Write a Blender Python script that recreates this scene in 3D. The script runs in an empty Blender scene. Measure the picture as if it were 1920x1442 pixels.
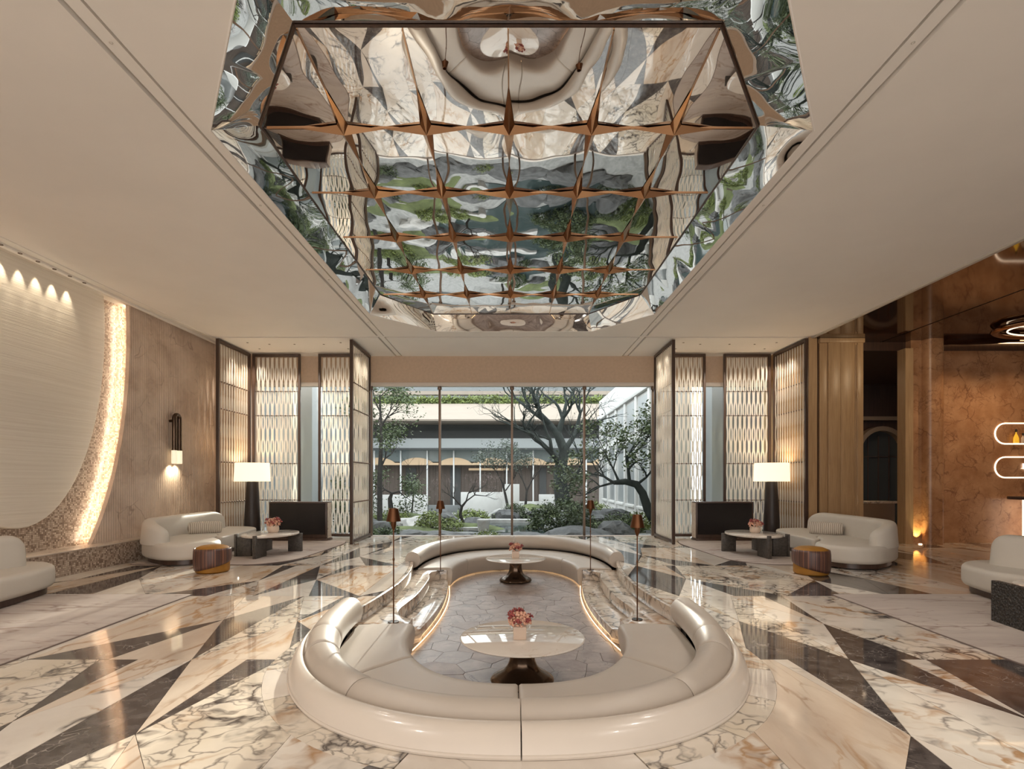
import bpy, bmesh, math, random
from mathutils import Vector, Matrix, noise
random.seed(7)
PI = math.pi
sc = bpy.context.scene
COL = sc.collection

# ------------------------------------------------------------------ camera, world, sun, exposure
cam_d = bpy.data.cameras.new('camera'); cam = bpy.data.objects.new('camera', cam_d); COL.objects.link(cam)
cam.location = (0, 0, 1.5); cam.rotation_euler = (PI/2, 0, 0)
cam_d.sensor_width = 36.0; cam_d.lens = 36.0*1000/1920; cam_d.shift_y = 177/1920.0
cam_d.clip_start = 0.05; cam_d.clip_end = 500
sc.camera = cam
w = bpy.data.worlds.new('sky'); sc.world = w; w.use_nodes = True
bg = w.node_tree.nodes['Background']; bg.inputs[0].default_value = (0.94, 0.965, 1.0, 1); bg.inputs[1].default_value = 2.9
sun_d = bpy.data.lights.new('sun', 'SUN'); sun_d.energy = 6.5; sun_d.angle = math.radians(1.2); sun_d.color = (1.0, 0.90, 0.78)
sun = bpy.data.objects.new('sun', sun_d); COL.objects.link(sun)
sun.rotation_euler = Vector((0.0, -1.0, -0.30)).to_track_quat('-Z', 'Y').to_euler()
def area(name, loc, rot, sx, sy, power, color=(1, .85, .68)):
    d = bpy.data.lights.new(name, 'AREA'); d.shape = 'RECTANGLE'; d.size = sx; d.size_y = sy; d.energy = power; d.color = color
    o = bpy.data.objects.new(name, d); COL.objects.link(o); o.location = loc; o.rotation_euler = rot; return o
# added fill light behind the camera; no glazed entrance is built
area('camera_side_fill', (0.0, -5.6, 2.35), (PI/2, 0, 0), 13.0, 4.4, 360, (1.0, .95, .90))
sc.view_settings.view_transform = 'Standard'; sc.view_settings.look = 'None'
sc.view_settings.gamma = 1.0; sc.view_settings.use_curve_mapping = False
sc.view_settings.exposure = 0.6
sc.cycles.adaptive_threshold = 0.025; sc.cycles.max_bounces = 8; sc.cycles.diffuse_bounces = 4; sc.cycles.glossy_bounces = 5; sc.cycles.transparent_max_bounces = 16
sc.cycles.sample_clamp_indirect = 6.0

# ------------------------------------------------------------------ helpers
def P(px, py, Y):            # a picture point of the survey turned into a world point at depth Y
    return Vector(((px-960)/1000*Y, Y, 1.5+(898-py)/1000*Y))

def meta(o, label=None, cat=None, group=None, kind=None):
    if label: o['label'] = label
    if cat: o['category'] = cat
    if group: o['group'] = group
    if kind: o['kind'] = kind
    return o

def empty(name, loc=(0, 0, 0), rz=0.0, label=None, cat=None, group=None, kind=None):
    o = bpy.data.objects.new(name, None); COL.objects.link(o); o.location = loc; o.rotation_euler = (0, 0, rz)
    o.empty_display_size = 0.1
    return meta(o, label, cat, group, kind)

def link(name, me, mat=None, parent=None, smooth=None, kind=None):
    if mat is not None and not me.materials: me.materials.append(mat)
    if smooth is not None:
        if smooth >= 179: me.shade_smooth()
        else: smooth_angle(me, smooth)
    o = bpy.data.objects.new(name, me); COL.objects.link(o)
    if parent is not None: o.parent = parent
    if kind: o['kind'] = kind
    return o

def smooth_angle(me, ang):
    bm = bmesh.new(); bm.from_mesh(me); a = math.radians(ang)
    for f in bm.faces: f.smooth = True
    for e in bm.edges: e.smooth = (len(e.link_faces) == 2 and e.calc_face_angle(0) < a)
    bm.to_mesh(me); bm.free()

def from_bm(bm, name='m'):
    bmesh.ops.recalc_face_normals(bm, faces=bm.faces)
    me = bpy.data.meshes.new(name); bm.to_mesh(me); bm.free(); return me

def B_box(bm, x0, x1, y0, y1, z0, z1, bev=0.0, seg=2):
    r = bmesh.ops.create_cube(bm, size=1.0)
    vs = r['verts']
    for v in vs: v.co = Vector(((x0+x1)/2+v.co.x*(x1-x0), (y0+y1)/2+v.co.y*(y1-y0), (z0+z1)/2+v.co.z*(z1-z0)))
    if bev > 0:
        es = list({e for v in vs for e in v.link_edges})
        bmesh.ops.bevel(bm, geom=es, offset=bev, segments=seg, profile=0.5, affect='EDGES')

def box(name, x0, x1, y0, y1, z0, z1, mat, parent=None, bev=0.0, kind=None, seg=2):
    bm = bmesh.new(); B_box(bm, x0, x1, y0, y1, z0, z1, bev, seg)
    return link(name, from_bm(bm, name), mat, parent, 35 if bev else None, kind)

def mesh(name, verts, faces, mat=None, parent=None, smooth=None, kind=None):
    me = bpy.data.meshes.new(name); me.from_pydata([tuple(v) for v in verts], [], faces); me.update()
    return link(name, me, mat, parent, smooth, kind)

def B_prism(bm, poly, z0, z1, axis='z'):
    def co(p, h):
        if axis == 'z': return (p[0], p[1], h)
        if axis == 'x': return (h, p[0], p[1])
        return (p[0], h, p[1])
    a = [bm.verts.new(co(p, z0)) for p in poly]; b = [bm.verts.new(co(p, z1)) for p in poly]
    n = len(poly); fs = [bm.faces.new(a[::-1]), bm.faces.new(b)]
    for i in range(n): fs.append(bm.faces.new((a[i], a[(i+1) % n], b[(i+1) % n], b[i])))
    return a, b, fs

def prism(name, poly, z0, z1, mat, parent=None, axis='z', bev=0.0, seg=4, kind=None, smooth=40):
    bm = bmesh.new(); a, b, fs = B_prism(bm, poly, z0, z1, axis)
    bmesh.ops.recalc_face_normals(bm, faces=bm.faces)
    if bev > 0:
        es = [e for e in bm.edges if (len([v for v in e.verts if v in a]) == 2 or len([v for v in e.verts if v in b]) == 2)]
        bmesh.ops.bevel(bm, geom=es, offset=bev, segments=seg, profile=0.5, affect='EDGES', clamp_overlap=True)
    return link(name, from_bm(bm, name), mat, parent, smooth, kind)

def rounded(poly, r, n=6):   # round the corners of a plan polygon
    out = []; m = len(poly)
    for i in range(m):
        p = Vector(poly[i]); a = Vector(poly[i-1]); b = Vector(poly[(i+1) % m])
        rr = r[i] if isinstance(r, (list, tuple)) else r
        rr = min(rr, (a-p).length*0.49, (b-p).length*0.49)
        s = p+(a-p).normalized()*rr; e = p+(b-p).normalized()*rr
        for k in range(n+1):
            t = k/n; q = s*(1-t)**2+p*2*t*(1-t)+e*t*t; out.append((q.x, q.y))
    return out

def B_lathe(bm, prof, seg=32, c=(0, 0, 0), lobes=0, amp=0.0, sx=1.0, sy=1.0):
    rings = []
    for r, z in prof:
        if r < 1e-5: rings.append([bm.verts.new((c[0], c[1], c[2]+z))]); continue
        ring = []
        for k in range(seg):
            a = 2*PI*k/seg; rr = r*(1+amp*abs(math.cos(lobes*a/2))) if lobes else r
            ring.append(bm.verts.new((c[0]+rr*math.cos(a)*sx, c[1]+rr*math.sin(a)*sy, c[2]+z)))
        rings.append(ring)
    for A, B in zip(rings, rings[1:]):
        for k in range(seg):
            k2 = (k+1) % seg
            if len(A) == 1 and len(B) == 1: continue
            if len(A) == 1: bm.faces.new((A[0], B[k2], B[k]))
            elif len(B) == 1: bm.faces.new((A[k], A[k2], B[0]))
            else: bm.faces.new((A[k], A[k2], B[k2], B[k]))

def lathe(name, prof, mat, parent=None, seg=32, c=(0, 0, 0), smooth=40, **kw):
    bm = bmesh.new(); B_lathe(bm, prof, seg, c, **kw); return link(name, from_bm(bm, name), mat, parent, smooth)

def B_tube(bm, pts, rad, seg=8, cap=True):
    pts = [Vector(p) for p in pts]; n = len(pts)
    if not isinstance(rad, (list, tuple)): rad = [rad]*n
    prev = None; rings = []
    for i, p in enumerate(pts):
        t = (pts[min(i+1, n-1)]-pts[max(i-1, 0)]).normalized()
        if prev is None:
            u = t.orthogonal().normalized()
        else:
            u = prev-t*prev.dot(t)
            u = u.normalized() if u.length > 1e-6 else t.orthogonal().normalized()
        prev = u; v = t.cross(u)
        rings.append([bm.verts.new(p+(u*math.cos(2*PI*k/seg)+v*math.sin(2*PI*k/seg))*rad[i]) for k in range(seg)])
    for A, B in zip(rings, rings[1:]):
        for k in range(seg): bm.faces.new((A[k], A[(k+1) % seg], B[(k+1) % seg], B[k]))
    if cap: bm.faces.new(rings[0][::-1]); bm.faces.new(rings[-1])

def tube(name, pts, rad, mat, parent=None, seg=8):
    bm = bmesh.new(); B_tube(bm, pts, rad, seg); return link(name, from_bm(bm, name), mat, parent, 50)

def grid(name, f, nu, nv, mat, parent=None, smooth=180, close_v=False, caps=False):
    V = [f(i/nu, j/nv) for i in range(nu+1) for j in range(nv+(0 if close_v else 1))]
    m = nv if close_v else nv+1; F = []
    for i in range(nu):
        for j in range(nv):
            j2 = (j+1) % m
            F.append((i*m+j, i*m+j2, (i+1)*m+j2, (i+1)*m+j))
    if caps: F.append(tuple(range(m))[::-1]); F.append(tuple(nu*m+k for k in range(m)))
    bm = bmesh.new(); vs = [bm.verts.new(v) for v in V]
    for q in F:
        try: bm.faces.new([vs[k] for k in q])
        except ValueError: pass
    return link(name, from_bm(bm, name), mat, parent, smooth)

def copy_tree(o, parent=None):
    c = o.copy(); COL.objects.link(c)
    if parent is not None: c.parent = parent
    for ch in o.children: copy_tree(ch, c)
    return c

# ------------------------------------------------------------------ materials
def nt(name):
    m = bpy.data.materials.new(name); m.use_nodes = True; t = m.node_tree
    return m, t, t.nodes['Principled BSDF']
def N(t, typ, **kw):
    n = t.nodes.new(typ)
    for k, v in kw.items(): setattr(n, k, v)
    return n
def ramp(t, src, stops, interp='LINEAR'):
    r = N(t, 'ShaderNodeValToRGB'); r.color_ramp.interpolation = interp
    el = r.color_ramp.elements
    while len(el) > 1: el.remove(el[-1])
    for i, (p, c) in enumerate(stops):
        e = el[0] if i == 0 else el.new(p)
        e.position = p; e.color = (*c, 1) if len(c) == 3 else c
    t.links.new(src, r.inputs[0]); return r.outputs[0]
def mixc(t, fac, a, b, mode='MIX'):
    n = N(t, 'ShaderNodeMix', data_type='RGBA', blend_type=mode)
    for s, v in ((0, fac), (6, a), (7, b)):
        if hasattr(v, 'is_linked'): t.links.new(v, n.inputs[s])
        elif isinstance(v, (int, float)): n.inputs[s].default_value = v
        else: n.inputs[s].default_value = (*v, 1)
    return n.outputs[2]
def coords(t, rnd=0.0, scale=(1, 1, 1), use='Position', rot=(0, 0, 0)):
    if use == 'Position': src = N(t, 'ShaderNodeNewGeometry').outputs['Position']
    else: src = N(t, 'ShaderNodeTexCoord').outputs[use]
    mp = N(t, 'ShaderNodeMapping'); mp.inputs['Scale'].default_value = scale; mp.inputs['Rotation'].default_value = rot
    t.links.new(src, mp.inputs[0])
    if rnd:
        oi = N(t, 'ShaderNodeObjectInfo'); ml = N(t, 'ShaderNodeMath', operation='MULTIPLY'); ml.inputs[1].default_value = rnd
        t.links.new(oi.outputs['Random'], ml.inputs[0]); cb = N(t, 'ShaderNodeCombineXYZ')
        for k in range(3): t.links.new(ml.outputs[0], cb.inputs[k])
        ad = N(t, 'ShaderNodeVectorMath', operation='ADD'); t.links.new(mp.outputs[0], ad.inputs[0]); t.links.new(cb.outputs[0], ad.inputs[1])
        return ad.outputs[0]
    return mp.outputs[0]
def tnoise(t, vec, scale, detail=4, rough=0.55, dist=0.0, out=0):
    n = N(t, 'ShaderNodeTexNoise'); n.inputs['Scale'].default_value = scale; n.inputs['Detail'].default_value = detail
    n.inputs['Roughness'].default_value = rough; n.inputs['Distortion'].default_value = dist
    t.links.new(vec, n.inputs['Vector']); return n.outputs[out]
def bump(t, b, h, strength=0.2, dist=0.01):
    n = N(t, 'ShaderNodeBump'); n.inputs['Strength'].default_value = strength; n.inputs['Distance'].default_value = dist
    t.links.new(h, n.inputs['Height']); t.links.new(n.outputs[0], b.inputs['Normal'])
def warp(t, vec, scale, amt):
    c = tnoise(t, vec, scale, 3, out=1)
    s = N(t, 'ShaderNodeVectorMath', operation='MULTIPLY_ADD'); s.inputs[1].default_value = (amt,)*3
    t.links.new(c, s.inputs[0]); t.links.new(vec, s.inputs[2]); return s.outputs[0]

def simple(name, col, rough=0.5, metal=0.0, nscale=0, namt=0.12, bscale=0, bstr=0.15, bdist=0.004, spec=None, emis=None, estr=0, coat=0):
    m, t, b = nt(name)
    b.inputs['Roughness'].default_value = rough; b.inputs['Metallic'].default_value = metal
    b.inputs['Base Color'].default_value = (*col, 1)
    if nscale:
        v = coords(t, 7.0); f = tnoise(t, v, nscale, 5)
        lo = tuple(c*(1-namt) for c in col); hi = tuple(min(1, c*(1+namt)) for c in col)
        t.links.new(ramp(t, f, [(0.3, lo), (0.7, hi)]), b.inputs['Base Color'])
    if bscale:
        v = coords(t, 0); bump(t, b, tnoise(t, v, bscale, 4), bstr, bdist)
    if spec is not None: b.inputs['Specular IOR Level'].default_value = spec
    if coat: b.inputs['Coat Weight'].default_value = coat; b.inputs['Coat Roughness'].default_value = 0.05
    if emis: b.inputs['Emission Color'].default_value = (*emis, 1); b.inputs['Emission Strength'].default_value = estr
    return m

def marble(name, base, base2, vein, vscale=1.6, vw=0.035, amount=0.5, rust=None, rough=0.1, rnd=37.0, stretch=(1, 1, 1), cloud=1.3, warm=0.5):
    m, t, b = nt(name)
    v = coords(t, rnd, stretch)
    c = ramp(t, tnoise(t, v, cloud, 5, .6), [(0.32, base), (0.68, base2)])
    wv = warp(t, v, 1.6, 1.1*warm); wv = warp(t, wv, 6.0, 0.34*warm)
    if rust:
        n = tnoise(t, wv, 0.9, 3, .5, 1.2); r = ramp(t, n, [(0.465, (0, 0, 0)), (0.5, (1, 1, 1)), (0.53, (0, 0, 0))])
        msk = ramp(t, tnoise(t, v, 0.8, 2), [(0.44, (0, 0, 0)), (0.56, (.9, .9, .9))])
        mm = N(t, 'ShaderNodeMath', operation='MULTIPLY'); t.links.new(r, mm.inputs[0]); t.links.new(msk, mm.inputs[1])
        c = mixc(t, mm.outputs[0], c, rust)
    for sc_, w_, k in ((vscale, vw, 1.0), (vscale*2.7, vw*1.2, 0.75)):
        vo = N(t, 'ShaderNodeTexVoronoi', feature='DISTANCE_TO_EDGE'); vo.inputs['Scale'].default_value = sc_
        t.links.new(wv, vo.inputs['Vector'])
        f = ramp(t, vo.outputs[0], [(0, (k, k, k)), (w_*.4, (k*.7,)*3), (w_*1.6, (0, 0, 0))])
        mk = ramp(t, tnoise(t, v, 0.9*vscale**.5+k, 3), [(0.62-amount*.32, (0, 0, 0)), (0.72-amount*.25, (1, 1, 1))])
        mm = N(t, 'ShaderNodeMath', operation='MULTIPLY'); t.links.new(f, mm.inputs[0]); t.links.new(mk, mm.inputs[1])
        c = mixc(t, mm.outputs[0], c, vein)
    t.links.new(c, b.inputs['Base Color']); b.inputs['Roughness'].default_value = rough; b.inputs['IOR'].default_value = 1.6
    return m

def wood(name, c1, c2, rough=0.35, scale=6.0, axis=(1, 1, .06)):
    m, t, b = nt(name); v = coords(t, 11.0, axis)
    f = tnoise(t, v, scale*3, 6, .65, .4)
    t.links.new(ramp(t, f, [(0.3, c1), (0.7, c2)]), b.inputs['Base Color']); b.inputs['Roughness'].default_value = rough
    bump(t, b, f, .08, .003); return m

M = {}
M['plaster'] = simple('ceiling_plaster', (.83, .79, .74), .85, nscale=.8, namt=.03, bscale=60, bstr=.06)
M['groove'] = simple('groove_paint', (.56, .51, .45), .8)
M['marble_white'] = marble('marble_white', (.66, .59, .51), (.82, .755, .675), (.10, .085, .08), 1.3, .035, .46, rust=(.40, .21, .08), rough=.035)
M['marble_breccia'] = marble('marble_breccia', (.66, .57, .45), (.80, .72, .62), (.075, .06, .055), 2.3, .042, .72, rust=(.38, .19, .07), rough=.035)
M['marble_plain'] = marble('marble_plain', (.64, .56, .48), (.78, .71, .63), (.30, .24, .20), .9, .02, .15, rough=.035)
M['marble_beige'] = marble('marble_beige', (.58, .46, .36), (.77, .66, .54), (.34, .20, .11), 1.0, .03, .4, rust=(.45, .24, .09), rough=.04, stretch=(1.6, .5, 1))
M['marble_dark'] = marble('marble_dark', (.042, .034, .032), (.125, .105, .097), (.42, .37, .33), 4.0, .012, .35, rough=.06, cloud=9)
M['marble_step'] = marble('marble_step', (.60, .50, .40), (.78, .69, .59), (.10, .08, .07), 2.0, .04, .65, rust=(.38, .2, .09), rough=.1, rnd=5.0)
M['pit_stone'] = marble('pit_stone', (.245, .19, .165), (.41, .335, .30), (.13, .095, .085), 3.0, .02, .5, rough=.34, rnd=60.0, cloud=4)
M['pit_stone_b'] = marble('pit_stone_b', (.27, .21, .19), (.40, .33, .30), (.55, .47, .42), 4.0, .012, .4, rough=.4, rnd=60.0, cloud=5)
M['grout'] = simple('grout', (.20, .17, .15), .8)
M['rug'] = marble('rug_pile', (.40, .335, .30), (.54, .465, .41), (.27, .19, .155), 1.3, .025, .6, rough=.9, rnd=9.0, stretch=(.4, 1.4, 1))
M['rug_edge'] = simple('rug_edge', (.20, .15, .13), .9)
M['leather'] = simple('leather_greige', (.50, .435, .37), .42, nscale=2, namt=.04, bscale=180, bstr=.05, bdist=.002)
M['seam'] = simple('seam_dark', (.10, .08, .07), .8)
M['lacquer'] = simple('ivory_lacquer', (.70, .62, .535), .27, nscale=1.5, namt=.04, coat=.25)
M['sofa'] = simple('sofa_leather', (.62, .57, .50), .58, nscale=2, namt=.03, bscale=150, bstr=.06, bdist=.002)
M['dkwood'] = wood('dark_wood', (.045, .024, .016), (.085, .045, .030), .3)
M['bronze_frame'] = wood('bronze_brown_frame', (.050, .028, .020), (.080, .046, .032), .38)
M['slat'] = None
M['rod'] = simple('antique_rod', (.16, .11, .08), .35, .8)
M['mirror'] = simple('silver_mirror', (.80, .765, .73), .015, 1.0)
M['mirror_b'] = simple('bronze_mirror', (.44, .265, .155), .12, 1.0)
M['bronze_ceiling'] = simple('bronze_gloss_ceiling', (.045, .016, .007), .05, .22, coat=.2)
M['header'] = simple('header_fabric', (.56, .425, .315), .8, nscale=14, namt=.06, bscale=220, bstr=.3, bdist=.003)
M['whiteframe'] = simple('window_head_paint', (.66, .60, .54), .5)
M['mullion'] = simple('mullion_bronze', (.20, .145, .11), .35, .6)
M['disc'] = None
M['ledge'] = marble('ledge_stone', (.55, .46, .38), (.68, .58, .49), (.3, .2, .14), 2, .03, .4, rough=.25)
M['black'] = simple('screen_black', (.012, .009, .009), .25)
M['tabletop'] = marble('table_marble', (.66, .59, .52), (.74, .68, .61), (.50, .38, .28), 2.2, .02, .4, rough=.03, rnd=3.0)
M['darkbronze'] = simple('dark_bronze', (.10, .066, .045), .2, .85, nscale=6, namt=.3)
M['hammered'] = None
M['slab'] = simple('table_leg_stone', (.075, .062, .052), .45, nscale=25, namt=.4, bscale=60, bstr=.3)
M['copper'] = simple('copper_lamp', (.14, .062, .030), .33, .9)
M['amber'] = simple('amber_velvet', (.34, .15, .015), .6, nscale=5, namt=.2)
M['vase'] = simple('vase_ceramic', (.72, .56, .44), .3)
M['petal_blush'] = simple('petal_blush', (.72, .40, .28), .7, nscale=30, namt=.25)
M['petal_wine'] = simple('petal_wine', (.28, .055, .05), .6, nscale=30, namt=.35)
M['stem'] = simple('stem_dry', (.13, .09, .05), .8)
M['shade'] = simple('lampshade_linen', (.85, .78, .66), .8, bscale=200, bstr=.1, emis=(1, .80, .56), estr=.75)
M['column_dark'] = wood('ebonised_wood', (.020, .014, .012), (.040, .027, .022), .45)
M['led'] = simple('led_strip', (1, .8, .6), .5, emis=(1, .66, .34), estr=2.6)
M['led_hot'] = simple('led_strip_niche', (1, .9, .8), .5, emis=(1, .82, .60), estr=24)
M['cove_led'] = simple('cove_led', (1, .9, .8), .5, emis=(1, .84, .64), estr=5.5)
M['glow'] = simple('niche_edge_light', (1, .9, .8), .5, emis=(1, .80, .58), estr=1.1)
M['bulb'] = simple('lit_crystal', (.9, .85, .7), .1, emis=(1, .86, .60), estr=.45)
M['bar_marble'] = marble('bar_marble', (.32, .145, .06), (.50, .275, .14), (.20, .08, .035), 2.4, .03, .5, rough=.34, rnd=0.01, cloud=2.5)
M['pier_wood'] = wood('honey_veneer', (.42, .26, .13), (.56, .37, .20), .35, 8)
M['pier_dark'] = simple('veneer_joint', (.10, .05, .025), .5)
M['dark_wall'] = wood('dark_passage_wood', (.035, .016, .010), (.07, .034, .020), .4)
M['teal_glass'] = simple('smoked_glass', (.055, .065, .070), .12)
M['arch'] = simple('arch_frame', (.30, .22, .15), .4, .3)
M['bar_top'] = simple('bar_top', (.05, .035, .03), .2)
M['backlit'] = simple('backlit_onyx', (.9, .8, .7), .4, emis=(1, .85, .70), estr=1.1)
M['liquor'] = simple('amber_liquor', (.75, .42, .03), .05, emis=(1, .55, .05), estr=.35)
M['bottle_cap'] = simple('bottle_cap', (.02, .015, .012), .4)
M['gold'] = simple('gold_lamp', (.7, .45, .15), .25, 1.0)
M['neon'] = simple('glass_rim', (1, 1, 1), .3, emis=(1, .95, .85), estr=1.5)
# outside
M['o_white'] = simple('outside_white_stone', (.60, .59, .575), .7, nscale=3, namt=.05)
M['o_grey'] = simple('outside_grey', (.17, .178, .18), .8, nscale=2, namt=.08)
M['o_dark'] = simple('outside_dark_soffit', (.07, .072, .072), .8, nscale=6, namt=.1)
M['o_light'] = simple('outside_light_band', (.38, .395, .40), .6)
M['o_pane'] = simple('outside_grey_pane', (.27, .29, .295), .3)
M['o_fascia'] = simple('outside_travertine', (.27, .22, .178), .75, nscale=2, namt=.05)
M['o_teal'] = simple('outside_teal_glass', (.20, .24, .245), .2)
M['o_curtain'] = wood('outside_curtain', (.055, .04, .032), (.15, .115, .095), .7, 3, (2, 2, .03))
M['o_wave'] = simple('outside_lit_wave', (.45, .33, .22), .6, emis=(1, .68, .42), estr=.22)
M['o_mull'] = simple('outside_mullion', (.78, .78, .78), .5)
M['bark'] = simple('bark', (.030, .026, .023), .9, nscale=10, namt=.4, bscale=25, bstr=.6, bdist=.02)
M['bark_moss'] = simple('mossy_bark', (.024, .030, .027), .9, nscale=6, namt=.4, bscale=20, bstr=.6, bdist=.02)
M['leaf'] = simple('leaf_mid', (.065, .090, .035), .6, nscale=3, namt=.45)
M['leaf_b'] = simple('leaf_bright', (.17, .21, .06), .6, nscale=3, namt=.4)
M['leaf_g'] = simple('leaf_grey', (.085, .105, .08), .6, nscale=3, namt=.4)
M['blossom'] = simple('bud_pinkish', (.28, .20, .19), .7)
M['rock'] = simple('garden_rock', (.085, .085, .087), .75, nscale=4, namt=.5, bscale=6, bstr=.8, bdist=.05)
M['rock_l'] = simple('pale_rock', (.38, .37, .36), .75, nscale=4, namt=.25, bscale=6, bstr=.6, bdist=.04)
M['moss'] = simple('moss_ground', (.10, .12, .05), .95, nscale=2.5, namt=.45, bscale=30, bstr=.6, bdist=.02)
M['gravel'] = simple('garden_stone_path', (.27, .27, .265), .85, nscale=6, namt=.25, bscale=18, bstr=.5, bdist=.02)
M['water'] = simple('pond_water', (.035, .05, .05), .04, bscale=3.5, bstr=.15, bdist=.02)

def slat_mat():
    m, t, b = nt('cream_resin_slat'); b.inputs['Base Color'].default_value = (.93, .90, .84, 1); b.inputs['Roughness'].default_value = .3
    tr = N(t, 'ShaderNodeBsdfTranslucent'); tr.inputs[0].default_value = (1, .96, .90, 1)
    mx = N(t, 'ShaderNodeMixShader'); mx.inputs[0].default_value = .5
    t.links.new(b.outputs[0], mx.inputs[1]); t.links.new(tr.outputs[0], mx.inputs[2]); t.links.new(mx.outputs[0], t.nodes['Material Output'].inputs[0]); return m
M['slat'] = slat_mat()
def glass_mat():
    m, t, b = nt('clear_window_glass'); t.nodes.remove(b)
    tr = N(t, 'ShaderNodeBsdfTransparent'); tr.inputs[0].default_value = (.93, .96, .95, 1)
    gl = N(t, 'ShaderNodeBsdfGlossy'); gl.inputs['Roughness'].default_value = .01
    fr = N(t, 'ShaderNodeFresnel'); fr.inputs[0].default_value = 1.35
    mx = N(t, 'ShaderNodeMixShader'); hf = N(t, 'ShaderNodeMath', operation='MULTIPLY'); hf.inputs[1].default_value = .12; t.links.new(fr.outputs[0], hf.inputs[0]); t.links.new(hf.outputs[0], mx.inputs[0])
    t.links.new(tr.outputs[0], mx.inputs[1]); t.links.new(gl.outputs[0], mx.inputs[2]); t.links.new(mx.outputs[0], t.nodes['Material Output'].inputs[0]); return m
M['glass'] = glass_mat()
def disc_mat():
    m, t, b = nt('combed_cream_plaster'); v = coords(t, 0, (1, .12, 9))
    f = tnoise(t, v, 5, 4, .6); t.links.new(ramp(t, f, [(.3, (.76, .69, .59)), (.7, (.87, .81, .71))]), b.inputs['Base Color'])
    b.inputs['Roughness'].default_value = .38; bump(t, b, f, .5, .012); return m
M['disc'] = disc_mat()
def fluted():
    m, t, b = nt('fluted_rose_stone'); v = coords(t, 0)
    wv = warp(t, v, 1.5, .8); c = ramp(t, tnoise(t, wv, 1.6, 6, .65), [(.3, (.46, .335, .255)), (.5, (.62, .49, .39)), (.75, (.74, .60, .49))])
    vo = N(t, 'ShaderNodeTexVoronoi', feature='DISTANCE_TO_EDGE'); vo.inputs['Scale'].default_value = 1.7; t.links.new(wv, vo.inputs['Vector'])
    f = ramp(t, vo.outputs[0], [(0, (.8,)*3), (.03, (0, 0, 0))]); mk = ramp(t, tnoise(t, v, 1.5, 3), [(.5, (0, 0, 0)), (.62, (.7,)*3)])
    mm = N(t, 'ShaderNodeMath', operation='MULTIPLY'); t.links.new(f, mm.inputs[0]); t.links.new(mk, mm.inputs[1])
    c = mixc(t, mm.outputs[0], c, (.20, .10, .06)); t.links.new(c, b.inputs['Base Color'])
    wa = N(t, 'ShaderNodeTexWave', bands_direction='Y'); wa.inputs['Scale'].default_value = 5.5; t.links.new(v, wa.inputs['Vector'])
    bump(t, b, wa.outputs[1], .5, .012); b.inputs['Roughness'].default_value = .45; return m
M['fluted'] = fluted()
def mosaic():
    m, t, b = nt('mosaic_tesserae')
    g = N(t, 'ShaderNodeNewGeometry'); s = N(t, 'ShaderNodeSeparateXYZ'); t.links.new(g.outputs['Position'], s.inputs[0])
    cb = N(t, 'ShaderNodeCombineXYZ'); ad = N(t, 'ShaderNodeMath', operation='ADD'); t.links.new(s.outputs[0], ad.inputs[0]); t.links.new(s.outputs[1], ad.inputs[1])
    t.links.new(ad.outputs[0], cb.inputs[0]); t.links.new(s.outputs[2], cb.inputs[1])
    br = N(t, 'ShaderNodeTexBrick'); br.offset = 0; br.inputs['Scale'].default_value = 1.0
    br.inputs['Brick Width'].default_value = .03; br.inputs['Row Height'].default_value = .03; br.inputs['Mortar Size'].default_value = .002
    t.links.new(cb.outputs[0], br.inputs['Vector'])
    sn = N(t, 'ShaderNodeVectorMath', operation='SNAP'); sn.inputs[1].default_value = (.03, .03, .03); t.links.new(cb.outputs[0], sn.inputs[0])
    wn = N(t, 'ShaderNodeTexWhiteNoise'); t.links.new(sn.outputs[0], wn.inputs['Vector'])
    c = ramp(t, wn.outputs[0], [(0, (.22, .15, .11)), (.3, (.38, .28, .21)), (.55, (.55, .44, .35)), (.8, (.72, .62, .52)), (1, (.46, .35, .27))])
    c = mixc(t, br.outputs['Fac'], c, (.20, .15, .12)); t.links.new(c, b.inputs['Base Color']); b.inputs['Roughness'].default_value = .3; return m
M['mosaic'] = mosaic()
def hammered():
    m, t, b = nt('hammered_dark_wood'); v = coords(t, 0); vo = N(t, 'ShaderNodeTexVoronoi'); vo.inputs['Scale'].default_value = 40
    t.links.new(v, vo.inputs['Vector']); b.inputs['Base Color'].default_value = (.028, .022, .018, 1); b.inputs['Roughness'].default_value = .35
    bump(t, b, vo.outputs['Distance'], 1.0, .03); return m
M['hammered'] = hammered()
def striped():
    m, t, b = nt('striped_velvet'); v = coords(t, 0, use='Object'); s = N(t, 'ShaderNodeSeparateXYZ'); t.links.new(v, s.inputs[0])
    at = N(t, 'ShaderNodeMath', operation='ARCTAN2'); t.links.new(s.outputs[0], at.inputs[0]); t.links.new(s.outputs[1], at.inputs[1])
    cb = N(t, 'ShaderNodeCombineXYZ'); t.links.new(at.outputs[0], cb.inputs[0]); f = tnoise(t, cb.outputs[0], 9, 3, .8)
    t.links.new(ramp(t, f, [(.30, (.035, .02, .018)), (.42, (.13, .055, .03)), (.5, (.05, .03, .035)), (.58, (.30, .13, .07)), (.66, (.09, .06, .07)), (.8, (.35, .22, .16))]), b.inputs['Base Color'])
    b.inputs['Roughness'].default_value = .4; return m
M['striped'] = striped()
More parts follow.
